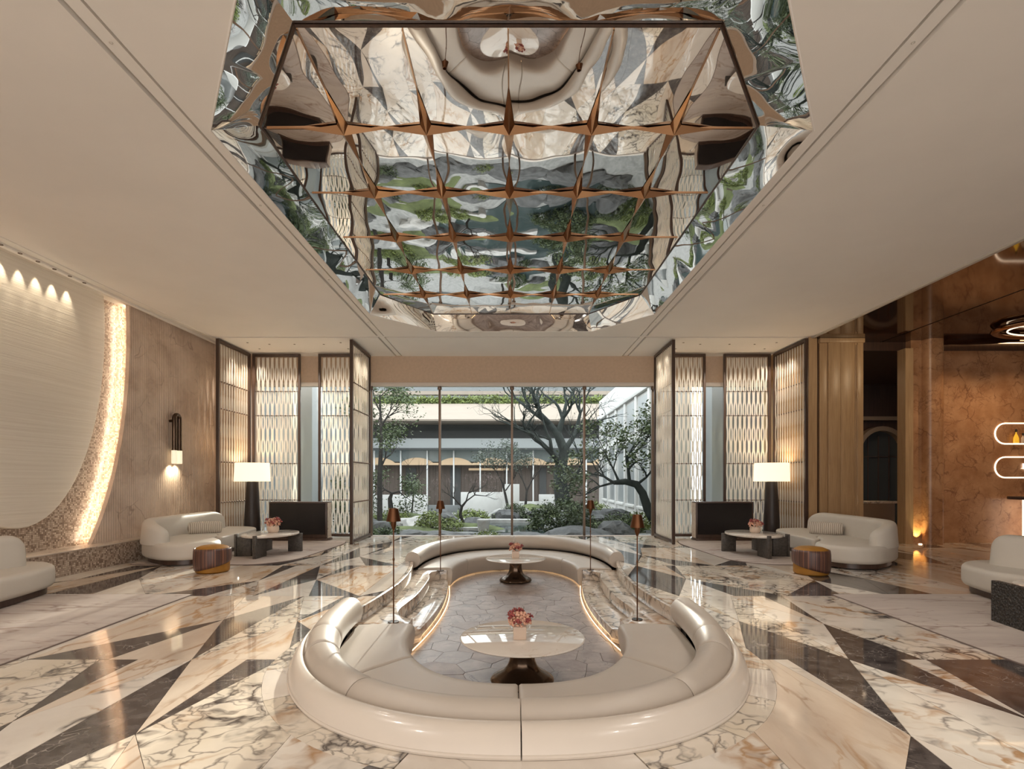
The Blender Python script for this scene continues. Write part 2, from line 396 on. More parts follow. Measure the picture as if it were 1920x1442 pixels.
def knit():
    m, t, b = nt('knitted_cover'); v = coords(t, 0, use='Object'); ch = N(t, 'ShaderNodeTexWave', bands_direction='Y'); ch.inputs['Scale'].default_value = 9; ch.inputs['Distortion'].default_value = 1.5
    t.links.new(v, ch.inputs['Vector']); t.links.new(ramp(t, ch.outputs[1], [(0, (.40, .33, .26)), (1, (.74, .67, .58))]), b.inputs['Base Color'])
    b.inputs['Roughness'].default_value = .9; bump(t, b, ch.outputs[1], .6, .01); return m
M['knit'] = knit()

# ------------------------------------------------------------------ plan curves of the sunken lounge
CX, CY = 0.05, 7.87          # centre of the pit, mirror line of near and far ends
def resample(pts, n):
    L = [0]
    for a, b in zip(pts, pts[1:]): L.append(L[-1]+math.dist(a, b))
    out = []; j = 0
    for k in range(n+1):
        s = L[-1]*k/n
        while j < len(L)-2 and L[j+1] < s: j += 1
        f = (s-L[j])/max(1e-9, L[j+1]-L[j]); out.append((pts[j][0]+(pts[j+1][0]-pts[j][0])*f, pts[j][1]+(pts[j+1][1]-pts[j][1])*f))
    return out
def sup(a, b, n, m=64, yc=6.0):     # quarter curve from the front middle (0, yc-b) to the side end (a, yc), x >= 0
    pts = [(a*max(0, math.cos(th))**(2/n), yc-b*max(0, math.sin(th))**(2/n)) for th in [PI/2*(1-k/400) for k in range(401)]]
    return resample(pts, m)
NS = 64
ROLL = sup(1.865, 2.80, 2.3); INNER = sup(1.14, 1.70, 2.3); TOE = sup(1.20, 1.92, 2.3)
def at(c, t):
    x = t*(len(c)-1); i = min(int(x), len(c)-2); f = x-i
    return Vector((c[i][0]*(1-f)+c[i+1][0]*f, c[i][1]*(1-f)+c[i+1][1]*f))
def nrm(c, t):
    d = at(c, min(1, t+.01))-at(c, max(0, t-.01)); d.normalize(); n_ = Vector((d.y, -d.x))
    if t < 1e-6: n_ = Vector((0, -1))
    return n_
def taper(t): 
    u = min(1, max(0, (t-.15)/.80)); return 1-u*u*(3-2*u)
def place(v, z, side, far):          # quarter-plan point to the world
    y = v.y if not far else 2*CY-v.y
    return Vector((CX+side*v.x, y, z))
BAND = [at(ROLL, k/NS)+nrm(ROLL, k/NS)*(.12+.25*taper(k/NS)+.16*min(1, 2.2*taper(k/NS))+.01) for k in range(NS+1)]
def wall_x(y): return 1.06+.15*((y-CY)/1.87)**2        # foot of the steps
def riser1(y): return 1.68+.17*((y-CY)/1.87)**2        # edge of the lobby floor
def hole_hw(y):
    if y <= 6.0:
        if y <= BAND[0].y: return 0
        for a, b in zip(BAND, BAND[1:]):
            if a.y <= y <= b.y: return a.x+(b.x-a.x)*(y-a.y)/max(1e-6, b.y-a.y)
        return BAND[-1].x
    yf = 2*CY-6.0
    if y < yf: return riser1(y)+.06
    u = (y-yf)/2.86
    return 0 if u >= 1 else 1.90*(1-u**2.2)**(1/2.2)
Y0H, Y1H = BAND[0].y+1e-4, 2*CY-6.0+2.86
hs = [Y0H, Y0H+.01, Y0H+.04, Y0H+.1, Y0H+.2]; y = Y0H+.3
while y < 6.0-.05: hs.append(y); y += .12
hs += [6.0, 6.0001]; y = 6.15
while y < 9.74: hs.append(y); y += .2
hs += [9.74, 9.7401]; y = 9.9
while y < Y1H-.25: hs.append(y); y += .15
hs += [Y1H-.2, Y1H-.1, Y1H-.04, Y1H-.01, Y1H]
def clip(poly, n, d):        # keep n.p <= d
    out = []; m = len(poly)
    for i in range(m):
        a, b = poly[i], poly[(i+1) % m]; da = n[0]*a[0]+n[1]*a[1]-d; db = n[0]*b[0]+n[1]*b[1]-d
        if da <= 0: out.append(a)
        if (da < 0 < db) or (db < 0 < da):
            t = da/(da-db); out.append((a[0]+(b[0]-a[0])*t, a[1]+(b[1]-a[1])*t))
    return out if len(out) >= 3 else []
def parea(p): return abs(sum(p[i][0]*p[(i+1) % len(p)][1]-p[(i+1) % len(p)][0]*p[i][1] for i in range(len(p))))/2
def minus_pit(poly):
    ys = [p[1] for p in poly]; xs = [p[0] for p in poly]
    if max(ys) < Y0H or min(ys) > Y1H: return [poly]
    if min(xs) > CX+2.5 or max(xs) < CX-2.5: return [poly]
    touched = False; res = []
    for p in (clip(poly, (0, 1), Y0H), clip(poly, (0, -1), -Y1H)):
        if p: res.append(p)
    for a, b in zip(hs, hs[1:]):
        s = clip(clip(poly, (0, -1), -a), (0, 1), b)
        if not s or b-a < 1e-3: continue
        wa, wb = hole_hw(a+1e-5), hole_hw(b-1e-5)
        for sg in (1, -1):
            A = (CX+sg*wa, a); Bq = (CX+sg*wb, b)
            dx, dy = Bq[0]-A[0], Bq[1]-A[1]
            n_ = (-dy*sg, dx*sg); q = clip(s, n_, n_[0]*A[0]+n_[1]*A[1])
            if q and parea(q) > 1e-6: res.append(q)
            if parea(s)-sum(0 for _ in ()) > 0 and (not q or parea(q) < parea(s)-1e-5): touched = True
    full = sum(parea(p) for p in res)
    if abs(full-parea(poly)) < 1e-4 or full > parea(poly)*1.5: return [poly]
    return res

# ------------------------------------------------------------------ floor
floor = empty('floor', (0, 0, 0), kind='structure')
bm = bmesh.new()
for q in minus_pit([(-7.6, -6), (-2.6, -6), (2.8, -6), (13.3, -6), (13.3, 2), (13.3, 14.0), (-7.6, 14.0)]): B_prism(bm, q, -.03, -.012)
link('floor_bed', from_bm(bm), M['grout'], floor)
box('floor_slab', -7.6, 13.3, -6, 1.9, -.012, -.004, M['marble_plain'], floor)
def shrink(tri, d):
    c = Vector((sum(p[0] for p in tri)/len(tri), sum(p[1] for p in tri)/len(tri))); out = []
    m = len(tri)
    for i in range(m):
        p = Vector(tri[i]); a = (Vector(tri[i-1])-p).normalized(); b = (Vector(tri[(i+1) % m])-p).normalized()
        bis = (a+b); s = max(.15, math.sin(a.angle(b)/2)); q = p+bis.normalized()*min(d/s, .03); out.append((q.x, q.y))
    return out
def tile_mesh(polys, z0, z1):
    bm = bmesh.new()
    for p in polys:
        try: bm.faces.new([bm.verts.new((x, y, z1)) for x, y in p])
        except ValueError: pass
    bmesh.ops.remove_doubles(bm, verts=bm.verts, dist=.0006)
    bmesh.ops.dissolve_limit(bm, angle_limit=.02, verts=bm.verts, edges=bm.edges)
    bmesh.ops.recalc_face_normals(bm, faces=bm.faces)
    if bm.faces and bm.faces[:][0].normal.z < 0: bmesh.ops.reverse_faces(bm, faces=bm.faces)
    r = bmesh.ops.extrude_face_region(bm, geom=bm.faces[:])
    bmesh.ops.translate(bm, verts=[v for v in r['geom'] if isinstance(v, bmesh.types.BMVert)], vec=(0, 0, 0))
    old = [v for v in bm.verts if v not in set(x for x in r['geom'] if isinstance(x, bmesh.types.BMVert))]
    for v in old: v.co.z = z0
    return from_bm(bm, 'tile')
TW, TL = 1.365, 2.4
tiles = []
rng = random.Random(11)
for ci in range(-6, 10):
    for ri in range(-1, 5):
        x0 = CX+.02+ci*TW; y0 = 4.43+(ri)*TL; x1 = x0+TW; y1 = y0+TL
        if x0 > 12.4 or x1 < -7.3: continue
        if ri >= 1: x0 -= .66; x1 -= .66
        left = ci % 2 == 0
        S = x0 if left else x1; O = x1 if left else x0; sg = 1 if left else -1
        jj = lambda q: rng.uniform(-q, q)
        Mp = (S+sg*(.43+jj(.05)), (y0+y1)/2+jj(.16))
        h1, h2, l1 = S+sg*(.47+jj(.07)), S+sg*(.70+jj(.07)), S+sg*(.72+jj(.16))
        pieces = [[(S, y0), (S, y1), Mp], [(S, y1), Mp, (h1, y1)], [Mp, (h1, y1), (h2, y1)], [Mp, (h2, y1), (O, y1), (O, y0)], [Mp, (O, y0), (l1, y0)], [Mp, (l1, y0), (S, y0)]]
        darks = rng.choice([(0, 2), (0, 4), (2, 5), (0, 2), (2, 4), (0, 2, 4), (1, 4), (0, 5)])
        darks = {(-2, -1): (0, 2), (-3, 0): (0, 4), (2, 0): (5, 2), (2, -1): (1, 3), (1, 0): (5,), (1, -1): (1, 4), (-3, -1): (2, 5), (-4, -1): (0,), (3, 0): (0, 4)}.get((ci, ri), darks)
        prevm = None
        for k, tri in enumerate(pieces):
            if k in darks: mt = 'marble_dark'
            else:
                mt = rng.choice([q for q in ('marble_white', 'marble_breccia', 'marble_plain', 'marble_beige', 'marble_white') if q != prevm])
            prevm = mt
            p = clip(clip(tri, (0, 1), 13.95), (-1, 0), 7.5)
            p = clip(p, (1, 0), 13.1) if p else p
            p = clip(p, (0, -1), -1.9) if p else p
            if p: tiles.append((mt, p))
def view_weight(p):
    cx = sum(q[0] for q in p)/len(p); cy = sum(q[1] for q in p)/len(p)
    vis = abs(cx) < cy*1.0+.6
    return (0 if vis else -100)+parea(p)/max(cy, 2)**3
tiles.sort(key=lambda t: -view_weight(t[1]))
rest = []
for i, (mt, p) in enumerate(tiles):
    ps = minus_pit(shrink(p, .0016)); ps = [q for q in ps if parea(q) > 1e-5]
    if not ps or sum(parea(q) for q in ps) < .004: continue
    if i < 292: link('marble_tile', tile_mesh(ps, -.012, 0.0), M[mt], floor)
    else: rest.append((mt, ps))
for mt in sorted({r[0] for r in rest}):
    bm = bmesh.new()
    for m_, ps in rest:
        if m_ == mt:
            for q in ps: B_prism(bm, q, -.012, 0)
    link('marble_paving', from_bm(bm), M[mt], floor, kind='stuff')

# border stones round the near ring
for s in (1, -1):
    for k in range(7):
        t0, t1 = k/7*.97, (k+1)/7*.97-.002
        pts = []
        for q in range(9):
            t = t0+(t1-t0)*q/8; pts.append(at(ROLL, t)+nrm(ROLL, t)*(.12+.25*taper(t)+.16*min(1, 2.2*taper(t))+.008))
        for q in range(8, -1, -1):
            t = t0+(t1-t0)*q/8; pts.append(at(ROLL, t)+nrm(ROLL, t)*.03)
        link('border_stone', from_bm((lambda b: (B_prism(b, [tuple(place(p, 0, s, 0))[:2] for p in pts], -.03, .0), b)[1])(bmesh.new())), M['marble_breccia' if k % 3 else 'marble_plain'], floor)

# ------------------------------------------------------------------ sunken pit: floor of irregular stones, steps
ZP = -.48
pitf = empty('floor_pit', (CX, CY, ZP), kind='structure')
pb = box('pit_bed', -2.3, 2.3, -5.2, 4.9, -.07, -.014, M['grout'], pitf)
rng = random.Random(5); seeds = []
ny = 27; nx = 9
for j in range(ny):
    for i in range(nx):
        seeds.append((-1.6+(i+.5*(j % 2))*.37+rng.uniform(-.11, .11), -4.2+j*.325+rng.uniform(-.10, .10)))
cells = []
for s in seeds:
    poly = [(s[0]-.6, s[1]-.6), (s[0]+.6, s[1]-.6), (s[0]+.6, s[1]+.6), (s[0]-.6, s[1]+.6)]
    for o in seeds:
        if o is s or math.dist(o, s) > 1.2: continue
        n_ = (o[0]-s[0], o[1]-s[1]); mid = ((o[0]+s[0])/2, (o[1]+s[1])/2)
        poly = clip(poly, n_, n_[0]*mid[0]+n_[1]*mid[1])
        if not poly: break
    wy = s[1]+CY
    hw = wall_x(wy) if 6.1 < wy < 9.64 else (TOE and 1.25)
    if poly and abs(s[0]) < hw+.35 and -3.75 < s[1] < 3.75: 
        cells.append(shrink(poly, .0025))
for p in cells:
    dz = random.uniform(-.0015, .0015)
    link('paving_stone', tile_mesh([p], -.014, dz), M[random.choice(['pit_stone', 'pit_stone', 'pit_stone', 'pit_stone_b'])], pitf)
for a in ((-2.6, -2.3, -5.5, 5.2), (2.3, 2.6, -5.5, 5.2), (-2.3, 2.3, -5.5, -5.2), (-2.3, 2.3, 4.9, 5.2)):
    box('pit_wall', *a, -.07, -ZP-.03, M['grout'], pitf)
# steps (world coordinates)
def mir(poly, s): return [(CX+s*(x), y) for x, y in poly]
R2 = [(1.235, 9.66), (1.38, 9.64), (1.48, 9.52), (1.50, 9.35), (1.44, 9.0), (1.415, 8.5), (1.41, 8.0), (1.425, 7.5), (1.47, 7.05), (1.49, 6.8), (1.45, 6.58), (1.36, 6.42), (1.235, 6.36)]
def smoothpoly(pts, n=4):
    out = []
    for i in range(len(pts)-1):
        p0 = Vector(pts[max(0, i-1)]); p1 = Vector(pts[i]); p2 = Vector(pts[i+1]); p3 = Vector(pts[min(len(pts)-1, i+2)])
        for k in range(n):
            t = k/n; q = .5*((2*p1)+(-p0+p2)*t+(2*p0-5*p1+4*p2-p3)*t*t+(-p0+3*p1-3*p2+p3)*t**3); out.append((q.x, q.y))
    out.append(tuple(pts[-1])); return out
R2s = smoothpoly(R2)
for s, nm in ((-1, 'left'), (1, 'right')):
    ys = [6.0+3.74*k/40 for k in range(41)]
    outer = [(riser1(y)+.02, y) for y in ys]
    inner_lo = [(wall_x(y)+.02, y) for y in ys]
    up = outer+[(wall_x(9.74)+.02, 9.74)]+R2s+[(wall_x(6.0)+.02, 6.0)]
    st = empty('marble_stair', (CX+s*1.45, CY, ZP), label='%s flight of curved veined-marble steps down into the sunken lounge' % nm, cat='stair', group=None)
    def put(name, poly, z0, z1, mt, bev=.012):
        o = prism(name, poly, z0, z1, mt, st, bev=bev, seg=2); o.location = -Vector(st.location); return o
    put('upper_tread', mir(up, s), ZP, -.16, M['marble_step'])
    lo = [p for p in inner_lo if 6.36 <= p[1] <= 9.66]
    put('lower_tread', mir(lo[1:-1]+R2s, s), ZP, -.32, M['marble_step'])
    # riser under the lobby floor edge
    rp = [(riser1(y), y) for y in ys]+[(riser1(y)+.058, y) for y in reversed(ys)]
    put('floor_edge', mir(rp, s), -.30, .0, M['marble_step'], .006)
# led line at the foot of the seats and steps
def led_line():
    bm = bmesh.new(); path = []
    q = [at(TOE, k/NS) for k in range(NS+1)]
    right = [place(v, ZP+.022, 1, 0)+Vector((0, 0, 0)) for v in q]+[Vector((CX+wall_x(6.0+3.74*k/30)-.008, 6.0+3.74*k/30, ZP+.022)) for k in range(1, 30)]+[place(v, ZP+.022, 1, 1) for v in reversed(q)]
    left = [Vector((2*CX-v.x, v.y, v.z)) for v in reversed(right)]
    path = right+left[1:]
    B_tube(bm, path, .0065, 5, cap=False)
    return bm
meta(link('light_strip', from_bm(led_line()), M['led'], None, 50), 'warm glowing strip running round the foot of the sunken lounge', 'light strip')

# ------------------------------------------------------------------ curved banquettes
def banquette(side, far, label):
    t_ = empty('curved_banquette', tuple(place(Vector((1.2, 4.6)), ZP, side, far)), label=label, cat='banquette', group=None)
    org = Vector(t_.location)
    g = .004
    def pt(v, z): 
        w_ = place(v, z, side, far)
        if side > 0: w_.x = max(w_.x, CX+g)
        else: w_.x = min(w_.x, CX-g)
        return w_-org
    # seat with rolled front, split into cushions
    prof = [(0.10, -.20), (.14, -.135), (.5, -.122), (.86, -.12), (.94, -.127), (.985, -.15), (1.0, -.19), (1.0, -.24), (.985, -.33), (.965, -.40), (.95, -.452), (.6, -.455), (.1, -.45)]
    for t0, t1 in ((0, .52), (.523, 1.0)):
        def f(u, v, t0=t0, t1=t1):
            t = t0+(t1-t0)*u; k = v*(len(prof)); i = int(round(k)) % len(prof); s_, z = prof[i]
            a = at(ROLL, t); b = at(INNER, t); e = min(u, 1-u)*(t1-t0)*3.2
            puff = .012*(1-min(1, e/.018))**2 if z > -.2 else 0
            return pt(a*(1-s_)+b*s_, z-puff)
        grid('seat', f, 60, len(prof), M['leather'], t_, 60, close_v=True, caps=True)
    # back roll in sections
    sec = [(math.cos(a)*.148, .022+math.sin(a)*.158) for a in [2*PI*k/28 for k in range(28)]]
    cuts = [0, .30, .56, .70, 1.0] if not far else [0, 1.0]
    for t0, t1 in [(a_+(.0011 if a_ else 0), b_-(.0011 if b_ < 1 else 0)) for a_, b_ in zip(cuts, cuts[1:])]:
        def f(u, v, t0=t0, t1=t1):
            t = t0+(t1-t0)*u; e = min(u, 1-u)*(t1-t0)*3.6; dn, z = sec[int(round(v*28)) % 28]
            r = 1-.075*(1-min(1, e/.03))**2 if 0 < t0+u else 1
            if t0 == 0 and u < .5: r = 1-.05*(1-min(1, e/.05))**2
            return pt(at(ROLL, t)+nrm(ROLL, t)*dn*r, .022+(z-.022)*r)
        grid('back_roll', f, 36 if far else 22, 28, M['leather'], t_, 60, close_v=True, caps=True)
    if not far:
        pr = [(.10, -.03), (.135, .03), (.155, .105), (.180, .132), (.218, .143), (.268, .133), (.315, .105), (.348, .058), (.364, .030), (.361, .024), (.372, .016), (.366, .002), (.10, .002)]
        def f(u, v):
            t = u*.975; dn, z = pr[int(round(v*len(pr))) % len(pr)]; k = taper(t)
            return pt(at(ROLL, t)+nrm(ROLL, t)*(.12+(dn-.12)*k), z*(.62+.38*k) if z > 0 else z)
        grid('outer_shell', f, 72, len(pr), M['lacquer'], t_, 50, close_v=True, caps=True)
    return t_
banquette(-1, 0, 'near left half of the round greige leather banquette with ivory lacquer shell')
banquette(1, 0, 'near right half of the round greige leather banquette with ivory lacquer shell')
banquette(-1, 1, 'far left half of the curved greige leather banquette, nearer the garden window')
banquette(1, 1, 'far right half of the curved greige leather banquette, nearer the garden window')

# ------------------------------------------------------------------ pedestal tables and vases in the pit
def pedestal(x, y, r, label):
    t_ = empty('pedestal_table', (x, y, ZP), label=label, cat='table')
    lathe('tabletop', [(0, .425), (r-.03, .425), (r-.004, .434), (r, .440), (r-.004, .447), (r-.012, .45), (0, .45)], M['tabletop'], t_, 96)
    lathe('pedestal', [(0, 0), (.27, 0), (.292, .012), (.297, .030), (.285, .055), (.235, .088), (.178, .118), (.140, .160), (.120, .215), (.110, .29), (.113, .355), (.130, .40), (.155, .424), (0, .424)], M['darkbronze'], t_, 64, lobes=6, amp=.05)
    return t_
pedestal(.10, 5.2, .605, 'nearer round white marble table on a dark flared bronze pedestal')
pedestal(.07, 10.3, .578, 'farther round white marble table on a dark flared bronze pedestal')
def petals(name, n, c, R, mat, parent, size, rng, flat=.7, up=True):
    bm = bmesh.new()
    for k in range(n):
        th = rng.uniform(0, 2*PI); ph = math.acos(rng.uniform(-.25 if not up else .05, 1))
        d = Vector((math.sin(ph)*math.cos(th), math.sin(ph)*math.sin(th), math.cos(ph)*flat))
        p = Vector(c)+d*R*rng.uniform(.8, 1.05)
        r = bmesh.ops.create_icosphere(bm, subdivisions=1, radius=size*rng.uniform(.7, 1.2))
        bmesh.ops.scale(bm, verts=r['verts'], vec=(1, 1, .55)); bmesh.ops.rotate(bm, verts=r['verts'], matrix=Matrix.Rotation(rng.uniform(0, PI), 3, Vector((rng.random(), rng.random(), .3)).normalized()))
        bmesh.ops.translate(bm, verts=r['verts'], vec=p)
    return link(name, from_bm(bm), mat, parent, 180)
def bouquet(x, y, z, label, square=True, s=1.0, seed=1):
    rng = random.Random(seed); t_ = empty('flower_vase', (x, y, z), label=label, cat='vase of flowers')
    if square:
        h = .125*s; a = .062*s
        bm = bmesh.new(); B_box(bm, -a, a, -a, a, 0, h, .008*s, 3); link('vase', from_bm(bm), M['vase'], t_, 40)
        top = h; R = .115*s
    else:
        h = .11*s; lathe('vase', [(0, 0), (.07*s, 0), (.09*s, .02*s), (.098*s, .06*s), (.092*s, .11*s), (.082*s, .112*s), (0, .095*s)], M['vase'], t_, 40)
        top = h; R = .125*s
    petals('blush_bloom', 130, (0, 0, top+.035*s), R*.92, M['petal_blush'], t_, .017*s, rng, .85, up=False)
    for k in range(7):
        a_ = k*2*PI/7+rng.random()*.5; el = rng.uniform(.1, 1.1)
        c = (math.cos(a_)*math.cos(el)*R*.95, math.sin(a_)*math.cos(el)*R*.95, top+.04*s+math.sin(el)*R*.85)
        petals('wine_bloom', 12, c, .030*s, M['petal_wine'], t_, .017*s, rng, 1.0, up=False)
    bm = bmesh.new()
    for k in range(5):
        a_ = rng.uniform(0, 2*PI); B_tube(bm, [(0, 0, top*.9), (math.cos(a_)*.04*s, math.sin(a_)*.04*s, top+.10*s), (math.cos(a_)*.07*s, math.sin(a_)*.07*s, top+.165*s)], .002*s, 4)
    link('stems', from_bm(bm), M['stem'], t_, 50)
bouquet(.075, 5.12, -.03, 'square vase of blush and wine flowers on the nearer marble table', True, 1.0, 3)
bouquet(.07, 10.32, -.03, 'square vase of blush and wine flowers on the farther marble table', True, 1.12, 4)

# ------------------------------------------------------------------ slim reading lamps on the steps
def reading_lamp(x, y, h, label):
    t_ = empty('floor_lamp', (x, y, -.16), label=label, cat='lamp')
    lathe('base', [(0, 0), (.062, 0), (.065, .006), (.060, .012), (0, .014)], M['darkbronze'], t_, 32)
    lathe('pole', [(0, .01), (.008, .01), (.008, h*.54), (.0085, h*.54), (.0125, h*.545), (.0125, h*.56), (.0075, h*.565), (.0075, h-.20), (0, h-.20)], M['copper'], t_, 12)
    lathe('socket', [(0, h-.25), (.012, h-.25), (.030, h-.20), (.034, h-.13), (.034, h-.08), (0, h-.08)], M['copper'], t_, 20)
    lathe('lamp_shade', [(.085, h-.15), (.052, h-.002), (.046, h), (.044, h-.006), (.082, h-.15), (.085, h-.15)], M['copper'], t_, 32)
    return t_
reading_lamp(-1.37, 6.17, 1.32, 'slim copper floor lamp on the steps beside the near left banquette end')
reading_lamp(1.475, 6.28, 1.24, 'slim copper floor lamp on the steps beside the near right banquette end')
reading_lamp(-1.29, 9.62, 1.27, 'slim copper floor lamp on the steps beside the far left banquette end')
reading_lamp(1.43, 9.72, 1.27, 'slim copper floor lamp on the steps beside the far right banquette end')

# ------------------------------------------------------------------ ceiling, grooves, coves
HC = 4.72
OUT = [(-1.65, 11.67), (1.75, 11.67), (2.79, 10.45), (2.79, 4.93), (1.65, 3.28), (-1.65, 3.28), (-2.79, 4.93), (-2.79, 10.45)]
ceil = empty('ceiling', (0, 5, HC), kind='structure')
def cput(o): o.location = -Vector(ceil.location); return o
def ring_plate(name, outer, inner, z0, z1, mat):
    # plate between a rectangle and the octagonal opening, as convex pieces
    X0, X1, Y0_, Y1_ = outer; bm = bmesh.new(); L_ = inner
    pcs = [[(X0, Y0_), (X1, Y0_), (X1, 3.28), (X0, 3.28)], [(X0, 11.67), (X1, 11.67), (X1, Y1_), (X0, Y1_)],
           [(X0, 3.28), (-1.65, 3.28), (-2.79, 4.93), (X0, 4.93)], [(X0, 4.93), (-2.79, 4.93), (-2.79, 10.45), (X0, 10.45)], [(X0, 10.45), (-2.79, 10.45), (-1.65, 11.67), (X0, 11.67)],
           [(X1, 3.28), (X1, 4.93), (2.79, 4.93), (1.65, 3.28)], [(X1, 4.93), (X1, 10.45), (2.79, 10.45), (2.79, 4.93)], [(X1, 10.45), (X1, 11.67), (1.75, 11.67), (2.79, 10.45)]]
    for p in pcs: B_prism(bm, p, z0, z1)
    return link(name, from_bm(bm), mat, None)
c_ = ring_plate('ceiling_panel', (-2.88, 2.88, -6, 12.03), OUT, HC, HC+.06, M['plaster']); c_.parent = ceil; cput(c_)
for a, b, y0, y1 in ((-6.78, -3.06, -6, 12.03), (3.06, 6.79, -6, 12.03), (-6.78, -3.06, 12.17, 14.0), (-2.88, 2.88, 12.17, 14.0), (3.06, 6.79, 12.17, 14.0)):
    cput(box('ceiling_panel', a, b, y0, y1, HC, HC+.06, M['plaster'], ceil))
cput(box('ceiling_bed', -7.6, 6.79, -6, 3.2, HC+.045, HC+.16, M['groove'], ceil))
for a, b, y0, y1 in ((-7.6, -2.8, 3.2, 14.2), (2.8, 6.79, 3.2, 14.2), (-2.8, 2.8, 11.7, 14.2)):
    cput(box('ceiling_bed', a, b, y0, y1, HC+.045, HC+.16, M['groove'], ceil))
for sx in (-1, 1):
    cput(box('groove_strip', sx*2.97-.055, sx*2.97+.055, -6, 14.0, HC+.012, HC+.05, M['plaster'], ceil))
cput(box('groove_strip', -6.78, 6.79, 12.07, 12.13, HC+.008, HC+.04, M['plaster'], ceil))
# side trims
for i, (x0, x1, z0) in enumerate(((-6.86, -6.78, HC-.012), (-7.02, -6.86, HC+.03), (-7.10, -7.02, HC-.005))):
    meta(box('trim_%d' % (i+1), x0, x1, -6, 12.9, z0, HC+.10, M['plaster'], None, .006), kind='structure')
meta(box('trim_4', 6.79, 6.86, -6, 12.1, HC-.03, HC+.10, M['groove'], None, .006), kind='structure')
meta(box('trim_5', -7.5, -7.10, -6, 12.9, HC+.17, HC+.25, M['plaster']), kind='structure')
# small recessed spots washing the disc
sp = empty('ceiling_spots', (-7.0, 7, HC), kind='structure')
for k in range(9):
    yy = 6.45+k*.285
    o = lathe('spot_trim', [(.018, 0), (.026, 0), (.027, -.008), (.018, -.008), (.018, 0)], M['rod'], sp, 16, c=(0, yy-7, -.008))
    d = bpy.data.lights.new('wall_wash_spot', 'SPOT'); d.energy = 16; d.spot_size = math.radians(46); d.spot_blend = .8; d.color = (1, .84, .62); d.shadow_soft_size = .01
    o = bpy.data.objects.new('wall_wash_spot', d); COL.objects.link(o); o.location = (-7.19, yy, HC+.02)
    o.rotation_euler = Vector((-.16, .0, -1)).to_track_quat('-Z', 'Y').to_euler()

# added fill spots with invented trims in the two long ceiling grooves
gd = empty('ceiling_fill_and_washers', (0, 7, HC), kind='structure')
for sx in (-1, 1):
    for k in range(5):
        yy = 1.6+k*2.35
        lathe('spot_trim', [(.010, 0), (.014, 0), (.014, -.004), (.010, -.004), (.010, 0)], M['groove'], gd, 12, c=(sx*2.97, yy-7, .012))
        d = bpy.data.lights.new('groove_fill_spot', 'SPOT'); d.energy = 95; d.spot_size = 2.3; d.spot_blend = 1.0; d.color = (1, .93, .85); d.shadow_soft_size = .13
        o = bpy.data.objects.new('groove_fill_spot', d); COL.objects.link(o); o.location = (sx*2.97, yy, HC-.01); o.rotation_euler = (0, 0, 0)
# little washers above the lattice screens and a hidden cove strip over the left wall
for sx in (-1, 1):
    for xx, dx, dy in ((4.05, -.35, .25), (4.5, 0, .55), (5.2, 0, .55), (5.8, 0, .55), (6.25, .35, .30)):
        for yy in (12.75,) if dy > .5 else (12.6, 13.2):
            lathe('spot_trim', [(.016, 0), (.024, 0), (.025, -.005), (.016, -.005), (.016, 0)], M['rod'], gd, 12, c=(sx*xx, yy-7, .0))
            d = bpy.data.lights.new('screen_washer', 'SPOT'); d.energy = 70; d.spot_size = 1.25; d.spot_blend = 1.0; d.color = (1, .88, .72); d.shadow_soft_size = .02
            o = bpy.data.objects.new('screen_washer', d); COL.objects.link(o); o.location = (sx*xx, yy, HC-.02); o.rotation_euler = Vector((sx*dx, dy, -1)).to_track_quat('-Z', 'Y').to_euler()
meta(box('light_strip', -7.17, -7.12, -4, 12.7, HC+.14, HC+.155, M['cove_led']), 'long hidden cove strip light above the left wall', 'light strip')
# faceted mirror canopy
mc = empty('mirrored_coffer', (0, 7.7, HC+.3), label='faceted silver and bronze mirror coffer recessed in the ceiling above the lounge', cat='ceiling mirror')
ZI = HC+.3; IN = [(-1.65, 11.35), (1.65, 11.35), (2.475, 10.16), (2.475, 5.31), (1.65, 4.13), (-1.65, 4.13), (-2.475, 5.31), (-2.475, 10.16)]
OX = -.03
def wave(x, y, k=0):
    return .0036*noise.noise(Vector((x*1.1+k, y*1.3, k*3.1)))+.0011*noise.noise(Vector((x*3.7, y*3.1+k, 5.0)))
rng = random.Random(2)
for i in range(6):
    for j in range(6):
        x0 = OX-2.475+i*.825; y0 = 4.13+j*1.2035; tx = rng.uniform(-.004, .004); ty = rng.uniform(-.004, .004)
        bm = bmesh.new(); n_ = 26; vs = {}
        for a in range(n_+1):
            for b in range(n_+1):
                u = a/n_; v = b/n_; x = x0+.825*u; y = y0+1.2035*v
                pil = (1-(2*u-1)**2)*(1-(2*v-1)**2)
                vs[a, b] = bm.verts.new((x, y-7.7, -.010-.007*pil+wave(x, y, i*.37+j*.71)+(u-.5)*tx+(v-.5)*ty))
        for a in range(n_):
            for b in range(n_): bm.faces.new((vs[a, b], vs[a, b+1], vs[a+1, b+1], vs[a+1, b]))
        for sx in (-1, 1):
            for (pa, pb) in (((sx*1.65, 11.35), (sx*2.475, 10.16)), ((sx*1.65, 4.13), (sx*2.475, 5.31))):
                d = Vector((pb[0]-pa[0], pb[1]-pa[1], 0)); nn = Vector((d.y, -d.x, 0)).normalized()
                if nn.dot(Vector((pa[0], pa[1]-7.7, 0))) < 0: nn = -nn
                bmesh.ops.bisect_plane(bm, geom=bm.verts[:]+bm.edges[:]+bm.faces[:], plane_co=(pa[0]+OX, pa[1]-7.7, 0), plane_no=nn, clear_outer=True)
        if not bm.faces: bm.free(); continue
        me = bpy.data.meshes.new('mp'); bm.to_mesh(me); bm.free(); link('mirror_panel', me, M['mirror'], mc, 180)
